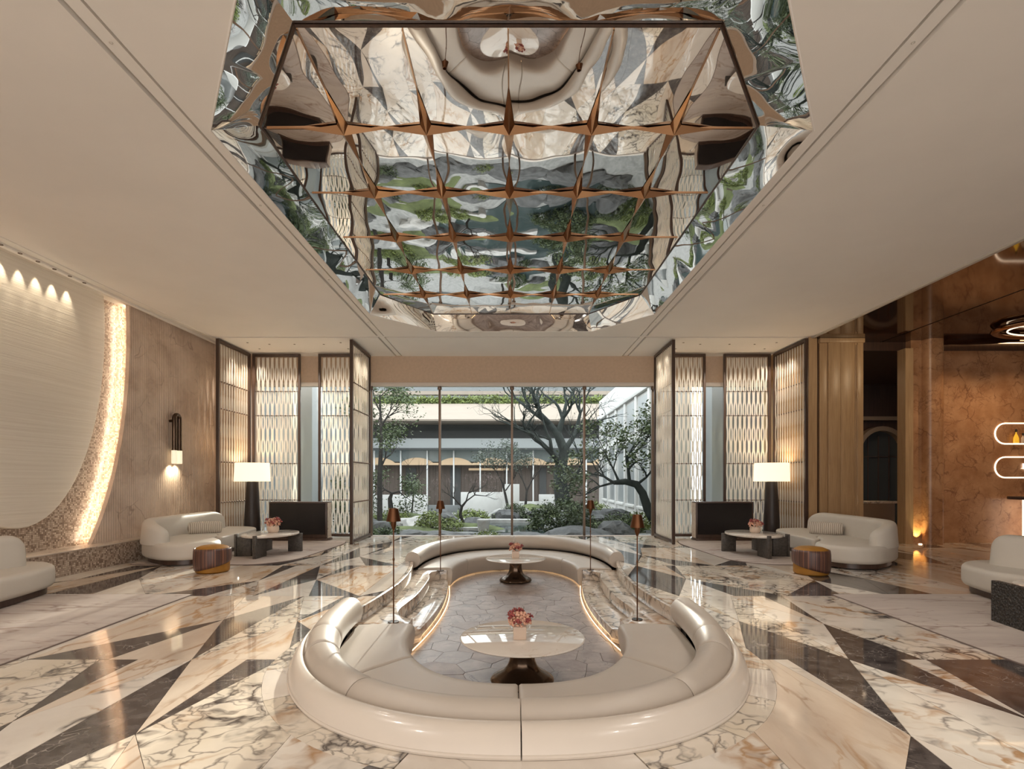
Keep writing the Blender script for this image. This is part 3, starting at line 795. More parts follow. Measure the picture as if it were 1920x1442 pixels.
# four-pointed bronze stars on the joints
def star_me(ax, ay, w_=.055, d=.075):
    V = [(0, 0, -d)]; tips = [(ax, 0), (0, ay), (-ax, 0), (0, -ay)]; ins = [(w_, w_), (-w_, w_), (-w_, -w_), (w_, -w_)]
    for k in range(4): V.append((*tips[k], -.012)); V.append((*ins[k], -.004))
    F = [(0, 1+(k), 1+(k+1) % 8) for k in range(8)]
    me = bpy.data.meshes.new('star'); me.from_pydata(V, [], F); me.materials.append(M['mirror_b']); return me
SM = star_me(.405, .585)
for i in range(7):
    for j in range(7):
        x = OX-2.475+i*.825; y = 4.13+j*1.2035
        if i in (0, 6) and j in (0, 6): continue
        if i in (0, 6) or j in (0, 6): continue
        o = bpy.data.objects.new('bronze_star', SM); COL.objects.link(o); o.parent = mc; o.location = (x, y-7.7, -.012)
# joint ridges
bm = bmesh.new()
for i in range(1, 6):
    x = OX-2.475+i*.825; B_box(bm, x-.006, x+.006, 4.16-7.7, 11.32-7.7, -.022, -.002)
for j in range(1, 6):
    y = 4.13+j*1.2035-7.7; B_box(bm, -2.45, 2.40, y-.006, y+.006, -.022, -.002)
link('joint_strip', from_bm(bm), M['mirror_b'], mc, kind='stuff')
box('backing', -2.9, 2.9, 3.2-7.7, 11.75-7.7, .02, .06, M['groove'], mc)
def q_out(k): return OUT[k]
for k in range(8):
    a, b = OUT[k], OUT[(k+1) % 8]; c, d = IN[k], IN[(k+1) % 8]
    def f(u, v, a=a, b=b, c=c, d=d, k=k):
        p = Vector((a[0]*(1-u)+b[0]*u, a[1]*(1-u)+b[1]*u)); q = Vector((c[0]*(1-u)+d[0]*u+OX, c[1]*(1-u)+d[1]*u)); r = p*(1-v)+q*v
        L_ = math.dist(a, b); ncell = max(1, round(L_/1.2)); uu = (u*ncell) % 1
        z = HC*(1-v)+ZI*v-(.018*math.sin(PI*uu))*math.sin(PI*v)+wave(r.x*1.4, r.y*1.4, k)*1.1*math.sin(PI*v)
        return Vector((r.x, r.y-7.7, z-ZI))
    grid('border_mirror', f, 60, 10, M['mirror'], mc)
for k in range(8):
    c, d = IN[k], IN[(k+1) % 8]; tube('dark_edge', [(c[0]+OX, c[1]-7.7, -.012), (d[0]+OX, d[1]-7.7, -.012)], .012, M['dkwood'], mc, 6)
    a, b = OUT[k], OUT[(k+1) % 8]; tube('edge_trim', [(a[0], a[1]-7.7, -.296), (b[0], b[1]-7.7, -.296)], .010, M['plaster'], mc, 6)

# ------------------------------------------------------------------ left wall: fluted stone, arched mosaic recess, disc, ledge
EL = (7.9, 4.2)
def ell(a, c, zlo, n=40, sgn=1):
    # from top z=4.95 down to zlo
    out = []; 
    for k in range(n+1):
        z = 4.95+(zlo-4.95)*k/n; r = 1-((z-EL[1])/c)**2
        out.append((EL[0]+sgn*a*math.sqrt(max(0, r)), z))
    return out
bm = bmesh.new()
arc = ell(2.15, 4.65, .36)
B_prism(bm, [(12.9, 0), (12.9, 4.95)]+arc+[(arc[-1][0], 0)], -7.27, -7.20, 'x')
arc2 = ell(2.15, 4.65, .36, sgn=-1)
B_prism(bm, ([(-6, 0), (-6, 4.95)]+arc2+[(arc2[-1][0], 0)])[::-1], -7.27, -7.20, 'x')
meta(link('wall_left', from_bm(bm), M['fluted'], None), kind='structure')
meta(box('wall_left_recess', -7.55, -7.42, -6, 13.2, 0, 4.97, M['mosaic']), kind='structure')
meta(box('trim_6', -7.42, -7.20, 5.6, 10.2, .0, .37, M['ledge']), kind='structure')
lp = [(-7.285, y, z) for y, z in ell(2.23, 4.74, .42)]; lp2 = [(-7.285, y, z) for y, z in ell(2.23, 4.74, .42, sgn=-1)]
bm = bmesh.new(); B_tube(bm, lp, .014, 6); B_tube(bm, lp2, .014, 6)
meta(link('light_strip', from_bm(bm), M['led_hot'], None, 50), 'warm hidden strip light following the edge of the arched mosaic recess', 'light strip')
dp = []
for k in range(72):
    a = 2*PI*k/72; dp.append((EL[0]+1.66*math.cos(a), EL[1]-.0+3.44*math.sin(a)))
dpoly = clip(dp, (0, 1), 4.93)
meta(prism('wall_disc', dpoly, -7.42, -7.29, M['disc'], None, axis='x', bev=.02, seg=3), 'huge oval cream combed-plaster disc on the left mosaic wall', 'wall art')
lg = empty('stone_ledge', (-7.15, 4, 0), label='long low mosaic-clad ledge with pale stone cap along the left wall', cat='ledge')
o = box('mosaic_face', -7.19, -6.90, -6, 12.8, 0, .36, M['mosaic'], lg); o.location = -Vector(lg.location)
o = box('stone_cap', -7.19, -6.88, -6, 12.8, .36, .385, M['ledge'], lg, .005); o.location = -Vector(lg.location)

def sconce(x, y, sx, label):
    t_ = empty('wall_sconce', (x, y, 2.3), label=label, cat='wall light')
    pts = []
    for dy in (-.085, .085):
        pass
    arch = [(.10*sx, -.085, -.20)]+[(.10*sx, -.085, .20+.0*k) for k in range(1)]+[(.10*sx, -.085+.085*(1-math.cos(a)), .47+.085*math.sin(a)) for a in [PI*k/12 for k in range(13)]]+[(.10*sx, .085, .20), (.10*sx, .085, -.20)]
    tube('bronze_arch', arch, .044, M['darkbronze'], t_, 14)
    tube('wall_arm', [(-.0*sx, -.085, .42), (.10*sx, -.085, .42)], .03, M['darkbronze'], t_, 12)
    for dy in (-.085, .085):
        cy_ = lathe('crystal_tube', [(.0, -.20), (.052, -.20), (.055, -.22), (.055, -.46), (.05, -.48), (0, -.475)], M['bulb'], t_, 20, c=(.10*sx, dy, 0))
        lathe('collar', [(.0, -.17), (.05, -.17), (.05, -.205), (0, -.205)], M['darkbronze'], cy_, 20, c=(.10*sx, dy, 0))
        d = bpy.data.lights.new('sconce_spot', 'SPOT'); d.energy = 12; d.spot_size = 2.1; d.spot_blend = .9; d.color = (1, .86, .62); d.shadow_soft_size = .03
        l = bpy.data.objects.new('sconce_spot', d); COL.objects.link(l); l.location = (x+.1*sx, y+dy, 2.3-.50); l.rotation_euler = Vector((-.35*sx, 0, -1)).to_track_quat('-Z', 'Y').to_euler()
sconce(-7.20, 11.3, 1, 'dark bronze looped wall light with two lit crystal tubes on the left stone wall')

# ------------------------------------------------------------------ window wall
win = empty('window_1', (0, 14.05, 0), kind='structure')
def wput(o): o.location = -Vector(win.location); return o
for a, b in ((-6.7, -3.72), (-3.68, -1.92), (-1.88, -.02), (.02, 1.88), (1.92, 3.68), (3.72, 6.7)):
    wput(box('glass_pane', a, b, 14.045, 14.055, .02, 3.93, M['glass'], win))
for x in (-3.7, -1.9, 0, 1.9, 3.7): wput(box('mullion', x-.03, x+.03, 14.0, 14.10, 0, 3.93, M['mullion'], win, .006))
for x in (-3.7, -1.9, 0, 1.9, 3.7): wput(lathe('bracket', [(0, 3.84), (.055, 3.84), (.06, 3.87), (.045, 3.93), (0, 3.93)], M['mullion'], win, 16, c=(x, 14.0, 0)))
wput(box('window_head', -6.8, 6.8, 13.98, 14.14, 3.93, 4.03, M['whiteframe'], win, .008))
wput(box('sill_track', -6.8, 6.8, 14.0, 14.10, -.01, .012, M['whiteframe'], win))
meta(box('wall_header', -6.9, 6.9, 14.0, 14.3, 4.03, 4.9, M['header']), kind='structure')
meta(box('wall_back_left', -7.6, -6.72, 12.9, 14.3, 0, 4.95, M['header']), kind='structure')
meta(box('wall_back_right', 6.76, 6.95, 12.15, 14.3, 0, 4.95, M['pier_wood']), kind='structure')

# ------------------------------------------------------------------ lattice screens
SEC_Z = [4.60, 3.73, 3.11, 1.89, .96, .10]
def wavy_slat(ph, z0=.10, z1=4.60, amp=.0105, w_=.0385, n=90):
    bm = bmesh.new(); A = []
    for k in range(n+1):
        z = z0+(z1-z0)*k/n; s = math.sin(2*PI*z/.62+ph); s = math.copysign(abs(s)**.55, s)
        x = amp*s
        A.append([bm.verts.new((x+dx, dy, z)) for dx, dy in ((-w_/2, -.003), (-w_*.25, -.008), (w_*.25, -.008), (w_/2, -.003), (w_/2, .003), (-w_/2, .003))])
    for P_, Q in zip(A, A[1:]):
        for i in range(6): bm.faces.new((P_[i], P_[(i+1) % 6], Q[(i+1) % 6], Q[i]))
    bm.faces.new(A[0][::-1]); bm.faces.new(A[-1]); me = from_bm(bm, 'slat'); me.materials.append(M['slat']); me.shade_smooth(); return me
SL = [wavy_slat(0), wavy_slat(PI)]
bm = bmesh.new(); bmesh.ops.create_icosphere(bm, subdivisions=1, radius=.020); BE = from_bm(bm, 'bead'); BE.materials.append(M['rod']); BE.shade_smooth()
def screen(x, y, rz, Wd, label, slatpitch=.058):
    t_ = empty('lattice_screen', (x, y, 0), rz, label=label, cat='screen')
    H = 4.69; fw = .055
    box('frame_post', 0, fw, -.035, .035, 0, H, M['bronze_frame'], t_, .006)
    box('frame_post', Wd-fw, Wd, -.035, .035, 0, H, M['bronze_frame'], t_, .006)
    box('top_rail', fw, Wd-fw, -.035, .035, H-.07, H, M['bronze_frame'], t_, .006)
    box('bottom_rail', fw, Wd-fw, -.035, .035, .03, .10, M['bronze_frame'], t_, .006)
    n = int((Wd-2*fw-.02)//slatpitch); x0 = Wd/2-(n-1)*slatpitch/2
    for k in range(n):
        o = bpy.data.objects.new('slat', SL[k % 2]); COL.objects.link(o); o.parent = t_; o.location = (x0+k*slatpitch, -.004 if k % 2 else .020, 0)
    for z in SEC_Z[1:5]:
        rd = tube('rod', [(fw, -.022, z), (Wd-fw, -.022, z)], .007, M['rod'], t_, 6)
        for k in range(1, n, 2):
            o = bpy.data.objects.new('bead', BE); COL.objects.link(o); o.parent = rd; o.location = (x0+k*slatpitch-slatpitch/2, -.026, z)
    return t_
screen(-6.70, 12.12, PI/2, 1.50, 'cream lattice screen against the left stone wall, set edge-on')
screen(-6.62, 13.62, 0, 1.22, 'cream lattice screen facing the room behind the left tall lamp')
screen(-4.94, 13.62, 0, 1.22, 'cream lattice screen facing the room behind the left black display')
screen(-3.68, 12.20, PI/2, 1.58, 'cream lattice screen set edge-on left of the garden window')
screen(3.70, 12.20, PI/2, 1.58, 'cream lattice screen set edge-on right of the garden window')
screen(3.72, 13.62, 0, 1.22, 'cream lattice screen facing the room behind the right black display')
screen(5.40, 13.62, 0, 1.20, 'cream lattice screen facing the room behind the right tall lamp')
screen(6.70, 12.12, PI/2, 1.50, 'cream lattice screen beside the honey wood pier, set edge-on')

# ------------------------------------------------------------------ bar room on the right
bc = empty('ceiling_bar', (9.7, 5, HC), kind='structure')
o = box('bronze_panel', 6.86, 8.60, -6, 12.48, HC-.02, HC+.04, M['bronze_ceiling'], bc); o.location = -Vector(bc.location)
o = box('bronze_panel', 8.66, 13.1, -6, 12.48, HC-.02, HC+.04, M['bronze_ceiling'], bc); o.location = -Vector(bc.location)
o = box('joint_gap', 8.60, 8.66, -6, 12.60, HC-.012, HC+.05, M['black'], bc); o.location = -Vector(bc.location)
meta(box('roof_slab', 6.96, 13.6, -6, 18.3, 4.96, 5.05, M['groove']), kind='structure')
# wavy cove edge
cv = [(9.6, 12.6)]+[(9.6+.02*k, 12.18+.12*math.sin(k*.25)) for k in range(1)]+[(9.75, 12.05), (9.95, 12.22), (10.05, 12.32), (10.3, 12.33), (10.8, 12.26), (11.3, 12.1), (11.7, 11.6), (12.2, 11.2), (12.6, 11.1), (12.6, 12.6)]
meta(box('wall_bar', 9.85, 13.3, 12.5, 12.7, 0, 4.95, M['bar_marble']), kind='structure')
meta(box('wall_right', 13.1, 13.3, -6, 12.5, 0, 4.95, M['bar_marble']), kind='structure')
pl = empty('bar_pilaster', (9.35, 12.3, 0), label='rounded orange marble pilaster at the entrance of the bar', cat='pilaster')
prism('shaft', rounded([(.12, -.18), (.52, -.18), (.56, .2), (.10, .2)], [.14, .14, .01, .01]), 0, 4.70, M['bar_marble'], pl)
prism('recess_panel', [(-.14, .02), (.12, .02), (.12, .2), (-.14, .2)], 0, 4.70, M['bar_marble'], pl)
prism('wood_jamb', [(-.32, -.06), (-.14, -.06), (-.14, .2), (-.32, .2)], 0, 4.5, M['pier_wood'], pl)
d = bpy.data.lights.new('uplight', 'SPOT'); d.energy = 30; d.spot_size = 1.2; d.spot_blend = .8; d.color = (1, .80, .36)
l = bpy.data.objects.new('uplight', d); COL.objects.link(l); l.location = (9.34, 12.20, .05); l.rotation_euler = Vector((0, .30, 1)).to_track_quat('-Z', 'Y').to_euler()
meta(lathe('floor_uplight', [(0, 0), (.035, 0), (.04, .01), (.03, .02), (0, .02)], M['glow'], None, 20, c=(9.34, 12.20, .002)), 'small glowing uplight on the floor before the orange pilaster recess', 'light')
# wood pier with grooved panels
pr_ = empty('veneer_pier', (7.4, 12.2, 0), label='honey-coloured veneered pier with inlaid dark joints beside the right screen', cat='pier')
box('veneer_panel', -.62, -.38, .0, .3, 0, 4.68, M['pier_dark'], pr_, .004)
for a, b in ((-.38, -.20), (-.195, .08), (.085, .40), (.405, .46), (.47, .60)):
    box('veneer_panel', a, b, -.06 if a > -.3 else -.03, .3, 0, 4.60, M['pier_wood'], pr_, .005)
box('cornice', -.40, .62, -.09, .3, 4.60, 4.70, M['pier_wood'], pr_, .01)
tube('bulb_moulding', [(.44, -.075, 0), (.44, -.075, .9), (.45, -.085, 1.0), (.44, -.075, 1.15), (.44, -.075, 3.3), (.45, -.09, 3.4), (.44, -.075, 3.55), (.44, -.075, 4.55)], [.012, .012, .035, .012, .012, .03, .012, .012], M['pier_wood'], pr_, 10)
area('pier_wash', (8.6, 10.6, 4.4), (0.9, 0, 0.5), .5, .5, 6, (1, .76, .48))
# dark passage with arched glazed door
meta(box('wall_passage', 7.9, 8.1, 12.5, 18.2, 0, 4.95, M['dark_wall']), kind='structure')
meta(box('wall_passage_right', 13.4, 13.6, 12.7, 18.2, 0, 4.95, M['dark_wall']), kind='structure')
meta(box('wall_passage_end', 7.9, 13.6, 17.0, 17.2, 0, 4.95, M['dark_wall']), kind='structure')
meta(box('floor_passage', 7.6, 13.6, 14.0, 18.2, -.03, 0.0, M['marble_plain']), kind='structure')
meta(box('ceiling_passage', 6.96, 13.6, 12.48, 18.2, 4.5, 4.7, M['dark_wall']), kind='structure')
dr = empty('door_1', (11.6, 16.9, 0), kind='structure')
def archpoly(w_, h, n=16): 
    return [(-w_, 0)]+[(-w_*math.cos(PI*k/n), h+w_*math.sin(PI*k/n)) for k in range(n+1)]+[(w_, 0)]
prism('arched_glass', archpoly(.66, 2.35), .0, .04, M['teal_glass'], dr, axis='y', bev=.0)
bm = bmesh.new(); oa = archpoly(.78, 2.37); ia = archpoly(.66, 2.35)
for k in range(len(oa)-1): B_prism(bm, [oa[k], oa[k+1], ia[k+1], ia[k]], -.22, .04, 'y')
link('arch_reveal', from_bm(bm), M['arch'], dr)
for x in (-.33, .0, .33): box('glazing_bar', x-.012, x+.012, -.03, .0, 0, 2.85, M['bronze_frame'], dr)
for z in (.75, 2.2): box('glazing_bar', -.64, .64, -.03, 0, z-.012, z+.012, M['bronze_frame'], dr)
box('lintel_rail', -1.2, 1.0, -.1, .0, 3.35, 3.47, M['arch'], dr)
area('passage_glow', (9.0, 14.8, 4.3), (0, 0, 0), 1.0, 1.0, 35, (1, .75, .5))
sd = empty('console_table', (9.9, 14.6, 0), label='dark console with veined marble top in the passage behind the right sofa', cat='console')
box('console_top', -.6, .45, -.3, .3, .84, .90, M['marble_breccia'], sd, .008)
box('console_body', -.55, .40, -.26, .26, 0, .84, M['arch'], sd, .008)
# niches
def stadium(x0, x1, z, h, n=12):
    r = h/2; return [(x0+r+r*math.cos(a), z+r*math.sin(a)) for a in [PI/2+PI*k/n for k in range(n+1)]]+[(x1-r+r*math.cos(a), z+r*math.sin(a)) for a in [-PI/2+PI*k/n for k in range(n+1)]]
for nm, zz in (('upper', 2.56), ('lower', 1.77)):
    st = stadium(11.31, 13.2, zz, .48); st = [p for p in st]
    nc = empty('wall_niche', (11.5, 12.5, zz), label='%s glowing stadium-shaped wall niche of the bar' % nm, cat='niche')
    loop = [(1.3, -.01, .24)]+[(x-11.5, -.01, z-zz) for x, z in st if x < 12.5]+[(1.3, -.01, -.24)]
    tube('glow_rim', loop, .017, M['glow'], nc, 8)
    prism('niche_back', [(x-11.5, z-zz) for x, z in clip(st, (1, 0), 12.38)], -.012, -.004, M['bar_marble'], nc, axis='y')
def bottle(x, z, label, s=1.0, mat='liquor', shape=0):
    t_ = empty('bottle', (x, 12.42, z), label=label, cat='bottle')
    if shape == 0: pf = [(0, 0), (.085, 0), (.09, .02), (.085, .12), (.05, .19), (.022, .23), (.02, .27), (0, .27)]
    else: pf = [(0, 0), (.07, 0), (.075, .02), (.075, .15), (.03, .18), (.025, .22), (0, .22)]
    lathe('glass_body', [(r*s*.8, zz*s) for r, zz in pf], M[mat], t_, 20, sy=.5)
    lathe('stopper', [(0, pf[-1][1]*s), (.02*s, pf[-1][1]*s), (.024*s, (pf[-1][1]+.03)*s), (.018*s, (pf[-1][1]+.07)*s), (0, (pf[-1][1]+.07)*s)], M['bottle_cap'], t_, 14)
bottle(11.74, 2.335, 'round-shouldered amber bottle with black stopper, leftmost in the upper bar niche', .95)
bottle(11.90, 2.335, 'square low amber bottle, second from the left in the upper bar niche', .8, 'vase', 1)
bottle(12.05, 2.335, 'tall amber bottle at the picture edge in the upper bar niche', 1.0)
sg = empty('niche_sign', (11.98, 12.47, 1.80), label='small white glowing letter sign in the lower bar niche', cat='sign')
box('letter_stroke', -.035, -.022, -.01, .01, -.06, .06, M['neon'], sg); box('letter_stroke', -.035, .02, -.01, .01, -.06, -.048, M['neon'], sg)
tube('letter_stroke', [(.035, 0, .06), (.015, 0, -.10)], .006, M['neon'], sg, 6)
br_ = empty('bar_counter', (12.0, 12.1, 0), label='bar counter with dark curved top and backlit fluted onyx front', cat='bar counter')
prism('counter_top', rounded([(-.62, -.3), (.5, -.3), (.5, .3), (-.62, .3)], [.25, .02, .02, .25]), 1.03, 1.10, M['bar_top'], br_, bev=.02, seg=3)
for k in range(6): lathe('onyx_flute', [(0, 0), (.07, 0), (.07, 1.03), (0, 1.03)], M['backlit'], br_, 16, c=(-.33+k*.15, 0, 0))
for k in range(5): box('flute_joint', -.262+k*.15, -.248+k*.15, -.05, .05, 0, 1.03, M['dkwood'], br_)
cr = empty('ring_light', (11.3, 11.0, HC-.10), label='oval bronze ring light hung under the bronze bar ceiling', cat='ceiling light')
bm = bmesh.new(); 
o = grid('bronze_ring', lambda u, v: Vector(((1.15+.09*math.cos(2*PI*v))*math.cos(2*PI*u), (.75+.09*math.cos(2*PI*v))*math.sin(2*PI*u), .05*math.sin(2*PI*v))), 64, 10, M['mirror_b'], cr, close_v=True)
tube('lit_ring', [(.95*math.cos(2*PI*k/48), .57*math.sin(2*PI*k/48), -.01) for k in range(49)], .015, M['glow'], cr, 6)
# cove light over bar wall
tube_o = tube('light_strip', [(9.9, 12.40, 4.67), (10.3, 12.44, 4.67), (12.3, 12.44, 4.67)], .012, M['led'], None, 6)
meta(tube_o, 'thin warm cove light along the top of the orange bar wall', 'light strip')
cvm = prism('cove_fascia', [(9.9, 12.36), (10.1, 12.28), (10.5, 12.30), (11.0, 12.22), (11.4, 12.0), (11.4, 11.97), (11.0, 12.19), (10.5, 12.27), (10.1, 12.25), (9.9, 12.33)], HC-.13, HC-.02, M['bronze_ceiling'])
meta(cvm, 'wavy bronze cove edge under the bar ceiling', 'cove')
for x in (10.4, 11.6):
    d = bpy.data.lights.new('bar_spot', 'SPOT'); d.energy = 70; d.spot_size = 1.5; d.spot_blend = .9; d.color = (1, .72, .45)
    l = bpy.data.objects.new('bar_spot', d); COL.objects.link(l); l.location = (x, 10.9, HC-.1); l.rotation_euler = Vector((0, .55, -1)).to_track_quat('-Z', 'Y').to_euler()
# room behind the camera
meta(box('wall_front', -7.6, 13.3, -6.3, -6.0, 0, 4.95, M['dark_wall']), kind='structure')

# ------------------------------------------------------------------ furniture of the side lounges
def rug(name, poly, label):
    t_ = empty(name, (poly[0][0], poly[0][1], 0), label=label, cat='rug'); L0 = Vector(t_.location)
    o = prism('rug_binding', poly, .001, .010, M['rug_edge'], t_); o.location = -L0
    c = Vector((sum(p[0] for p in poly)/len(poly), sum(p[1] for p in poly)/len(poly)))
    inn = [tuple(c+(Vector(p)-c)*(1-.018/max(.3, (Vector(p)-c).length))) for p in poly]
    o = prism('rug_pile', inn, .002, .013, M['rug'], t_); o.location = -L0
for s, nm in ((-1, 'left'), (1, 'right')):
    rug('area_rug', rounded([(s*4.08, 2.2), (s*6.6, 2.2), (s*6.8, 6.9), (s*4.12, 6.9)], .06)[::(1 if s > 0 else -1)], 'pale marbled rug in the %s foreground seating area' % nm)
    rug('area_rug', rounded([(s*4.45, 9.25), (s*6.7, 9.3), (s*6.6, 12.9), (s*4.0, 12.9), (s*3.85, 12.3), (s*3.98, 9.8)], [.3, .1, .1, .1, .2, .3])[::(1 if s > 0 else -1)], 'pale marbled rug under the back %s coffee table' % nm)

def sofa(s, dx, dy, near, far_, back, label, pil=None):
    """plans for s=-1 (left); mirrored for s=1"""
    def mp(poly): return [(x*(-s)+0, y) for x, y in poly]
    t_ = empty('sofa', (-s*(-6.1)+dx, (near[0][1]+far_[0][1])/2+dy, 0), label=label, cat='sofa'); off = Vector((dx, dy, 0))-Vector(t_.location)
    def put(o): o.location = off; return o
    allp = mp(rounded(near, .2)); fp = mp(rounded(far_, .2))
    def inset(poly, d):
        c = Vector((sum(p[0] for p in poly)/len(poly), sum(p[1] for p in poly)/len(poly)))
        return [tuple(c+(Vector(p)-c)*(1-d/max(.3, (Vector(p)-c).length))) for p in poly]
    put(prism('plinth', inset(allp, .10), .02, .12, M['dkwood'], t_)); put(prism('plinth', inset(fp, .10), .02, .12, M['dkwood'], t_))
    put(prism('seat_cushion', mp(rounded(near, [.3]*len(near))), .10, .39, M['sofa'], t_, bev=.07, seg=5))
    put(prism('seat_cushion', mp(rounded(far_, [.28]*len(far_))), .10, .38, M['sofa'], t_, bev=.07, seg=5))
    # backrest: swept rounded slab along a path
    path = mp(smoothpoly(back, 8)); n = len(path)
    sec = rounded([(-.15, .34), (.13, .34), (.10, .78), (-.11, .78)], [.03, .03, .10, .10], 5); m = len(sec)
    bm = bmesh.new(); rings = []
    for i, p in enumerate(path):
        a = Vector(path[max(0, i-1)]); b = Vector(path[min(n-1, i+1)]); d = (b-a).normalized(); nn = Vector((d.y, -d.x))
        e = min(i, n-1-i)/6; k = math.sqrt(max(.02, 1-(1-min(1, e))**2)); hh = 1-.35*(1-min(1, (n-1-i)/8))**2-.42*(1-min(1, i/18))**1.7
        hz = hh if True else 1
        rings.append([bm.verts.new((p[0]+nn.x*q*(.35+.65*k), p[1]+nn.y*q*(.35+.65*k), .34+(z-.34)*(.75+.25*k)*hz)) for q, z in sec])
    for A, Bq in zip(rings, rings[1:]):
        for i in range(m): bm.faces.new((A[i], A[(i+1) % m], Bq[(i+1) % m], Bq[i]))
    bm.faces.new(rings[0][::-1]); bm.faces.new(rings[-1])
    put(link('backrest', from_bm(bm), M['sofa'], t_, 60))
    return t_
NEARC = [(-6.78, 9.72), (-6.45, 9.35), (-5.95, 9.02), (-5.50, 9.12), (-5.27, 9.50), (-5.35, 9.85), (-5.80, 10.35), (-6.0, 11.0), (-6.85, 11.0)]
FARC = [(-6.85, 11.0), (-6.0, 10.98), (-5.80, 10.40), (-5.62, 10.30), (-5.66, 11.2), (-5.84, 12.25), (-6.15, 12.62), (-6.85, 12.7)]
BACKP = [(-6.02, 9.30), (-6.28, 9.36), (-6.52, 9.60), (-6.66, 9.95), (-6.72, 10.5), (-6.74, 11.2), (-6.72, 11.8), (-6.66, 12.3)]
sofa(-1, 0, 0, NEARC, FARC, BACKP, 'cream leather sofa along the left wall behind the amber ottoman')
sofa(1, -.02, -.42, NEARC, FARC, BACKP, 'cream leather sofa on the right before the honey wood pier')
NC2 = [(-6.95, 3.2), (-5.75, 3.2), (-5.70, 5.2), (-6.95, 5.2)]; FC2 = [(-6.95, 5.22), (-5.70, 5.22), (-5.78, 6.3), (-5.95, 7.0), (-6.35, 7.32), (-6.95, 7.3)]
BP2 = [(-6.70, 3.3), (-6.78, 4.0), (-6.80, 4.8), (-6.75, 5.6), (-6.55, 6.3), (-6.42, 6.75), (-6.40, 6.95)]
sofa(-1, 0, 0, NC2, FC2, BP2, 'cream leather sofa cut by the left picture edge, only its rounded end showing')
NC3 = [(-7.2, 3.2), (-6.12, 3.2), (-6.12, 5.2), (-7.2, 5.2)]; FC3 = [(-7.2, 5.22), (-6.12, 5.22), (-5.98, 5.9), (-5.76, 6.3), (-5.95, 7.0), (-6.35, 7.32), (-7.2, 7.3)]
BP3 = [(-6.95, 3.3), (-6.95, 4.0), (-6.92, 4.8), (-6.80, 5.6), (-6.58, 6.3), (-6.44, 6.75), (-6.42, 6.95)]
sofa(1, 0, .12, NC3, FC3, BP3, 'cream leather sofa cut by the right picture edge behind the dark slab table')
def bolster(x, y, rz, label, L_=.64, z=.50):
    t_ = empty('bolster_cushion', (x, y, z), rz, label=label, cat='cushion')
    def f(u, v):
        a = 2*PI*v; e = min(u, 1-u); r = .115*min(1, math.sqrt(max(0, e/.05)))*(1-.08*abs(2*u-1)); r = max(r, .012)
        return Vector((math.cos(a)*r*.8, (u-.5)*L_, math.sin(a)*r*1.15))
    grid('cover', f, 24, 20, M['knit'], t_, close_v=True, caps=True)
bolster(-6.30, 10.95, -.80, 'knitted cream bolster cushion on the back left sofa')
bolster(6.32, 10.75, .80, 'knitted cream bolster cushion on the back right sofa')
bolster(-6.45, 6.0, .1, 'knitted cream bolster cushion on the sofa at the left picture edge')

def ottoman(x, y, s, label):
    t_ = empty('ottoman', (x, y, 0), label=label, cat='ottoman'); R = .262
    lathe('cushion_top', [(R-.01, .34), (R-.01, .37), (R-.03, .40), (R-.09, .425), (R-.17, .435), (0, .44)], M['amber'], t_, 48)
    lathe('velvet_body', [(0, .0), (R-.04, 0), (R-.015, .02), (R-.01, .05), (R-.01, .34), (0, .34)], M['amber'], t_, 48)
    def f(u, v):
        a = -PI*.5+s*(u-.5)*PI*1.5; lo = .045+.13*max(0, min(1, (u-.42)/.45)); hi = .39
        z = lo+(hi-lo)*v; r = R+.012*math.sin(PI*v)**.5+.003
        return Vector((math.cos(a)*r, math.sin(a)*r, z))
    bmg = grid('striped_wrap', f, 60, 8, M['striped'], t_)
    md = bmg.modifiers.new('thickness', 'SOLIDIFY'); md.thickness = .014
ottoman(-4.84, 8.62, 1, 'amber velvet drum ottoman with striped wrap in front of the left sofa')
ottoman(4.72, 8.42, -1, 'amber velvet drum ottoman with striped wrap in front of the right sofa')

def coffee(x, y, s, label):
    t_ = empty('coffee_table', (x, y, 0), label=label, cat='coffee table')
    pts = [(.50*math.cos(2*PI*k/64), .68*math.sin(2*PI*k/64)) for k in range(64)]
    prism('tabletop', pts, .385, .425, M['tabletop'], t_, bev=.012, seg=3)
    for (cx, cy, hx, hy) in ((-.36, -.36, .15, .035), (.02, -.50, .035, .20), (.34, .36, .14, .035), (-.30, .50, .035, .16)):
        box('slab_leg', s*cx-hx, s*cx+hx, cy-hy, cy+hy, 0, .384, M['slab'], t_, .006)
        sx_ = s*cx; 
    box('leg_fin', s*-.50-.018, s*-.50+.018, -.42, -.30, 0, .44, M['slab'], t_, .005); box('leg_fin', -.03+s*.02, .03+s*.02, -.74, -.68, 0, .44, M['slab'], t_, .005)
    box('stretcher', -.3, .3, -.02, .02, .30, .33, M['rod'], t_)
coffee(-4.80, 10.62, 1, 'oval marble coffee table on dark slab legs before the left display')
coffee(4.80, 10.62, -1, 'oval marble coffee table on dark slab legs before the right display')
bouquet(-4.80, 10.72, .425, 'round bowl of pink flowers on the back left coffee table', False, 1.15, 8)
bouquet(4.86, 10.66, .425, 'round bowl of pink flowers on the back right coffee table', False, 1.05, 9)
# near right slab table
ct = empty('coffee_table', (5.55, 5.2, 0), label='large marble coffee table on hammered black slab at the right picture edge', cat='coffee table')
n_ = 40
pts = [(-.01+.46*math.cos(2*PI*k/64), .02+.50*math.sin(2*PI*k/64)) for k in range(64)]
prism('tabletop', pts, .375, .42, M['tabletop'], ct, bev=.015, seg=3)
prism('hammered_slab', [(-.51, .41), (-.63, -.50), (-.56, -.51), (-.44, .40)], 0, .435, M['hammered'], ct, bev=.006)
box('slab_leg', -.30, .30, .12, .20, 0, .374, M['hammered'], ct, .008)

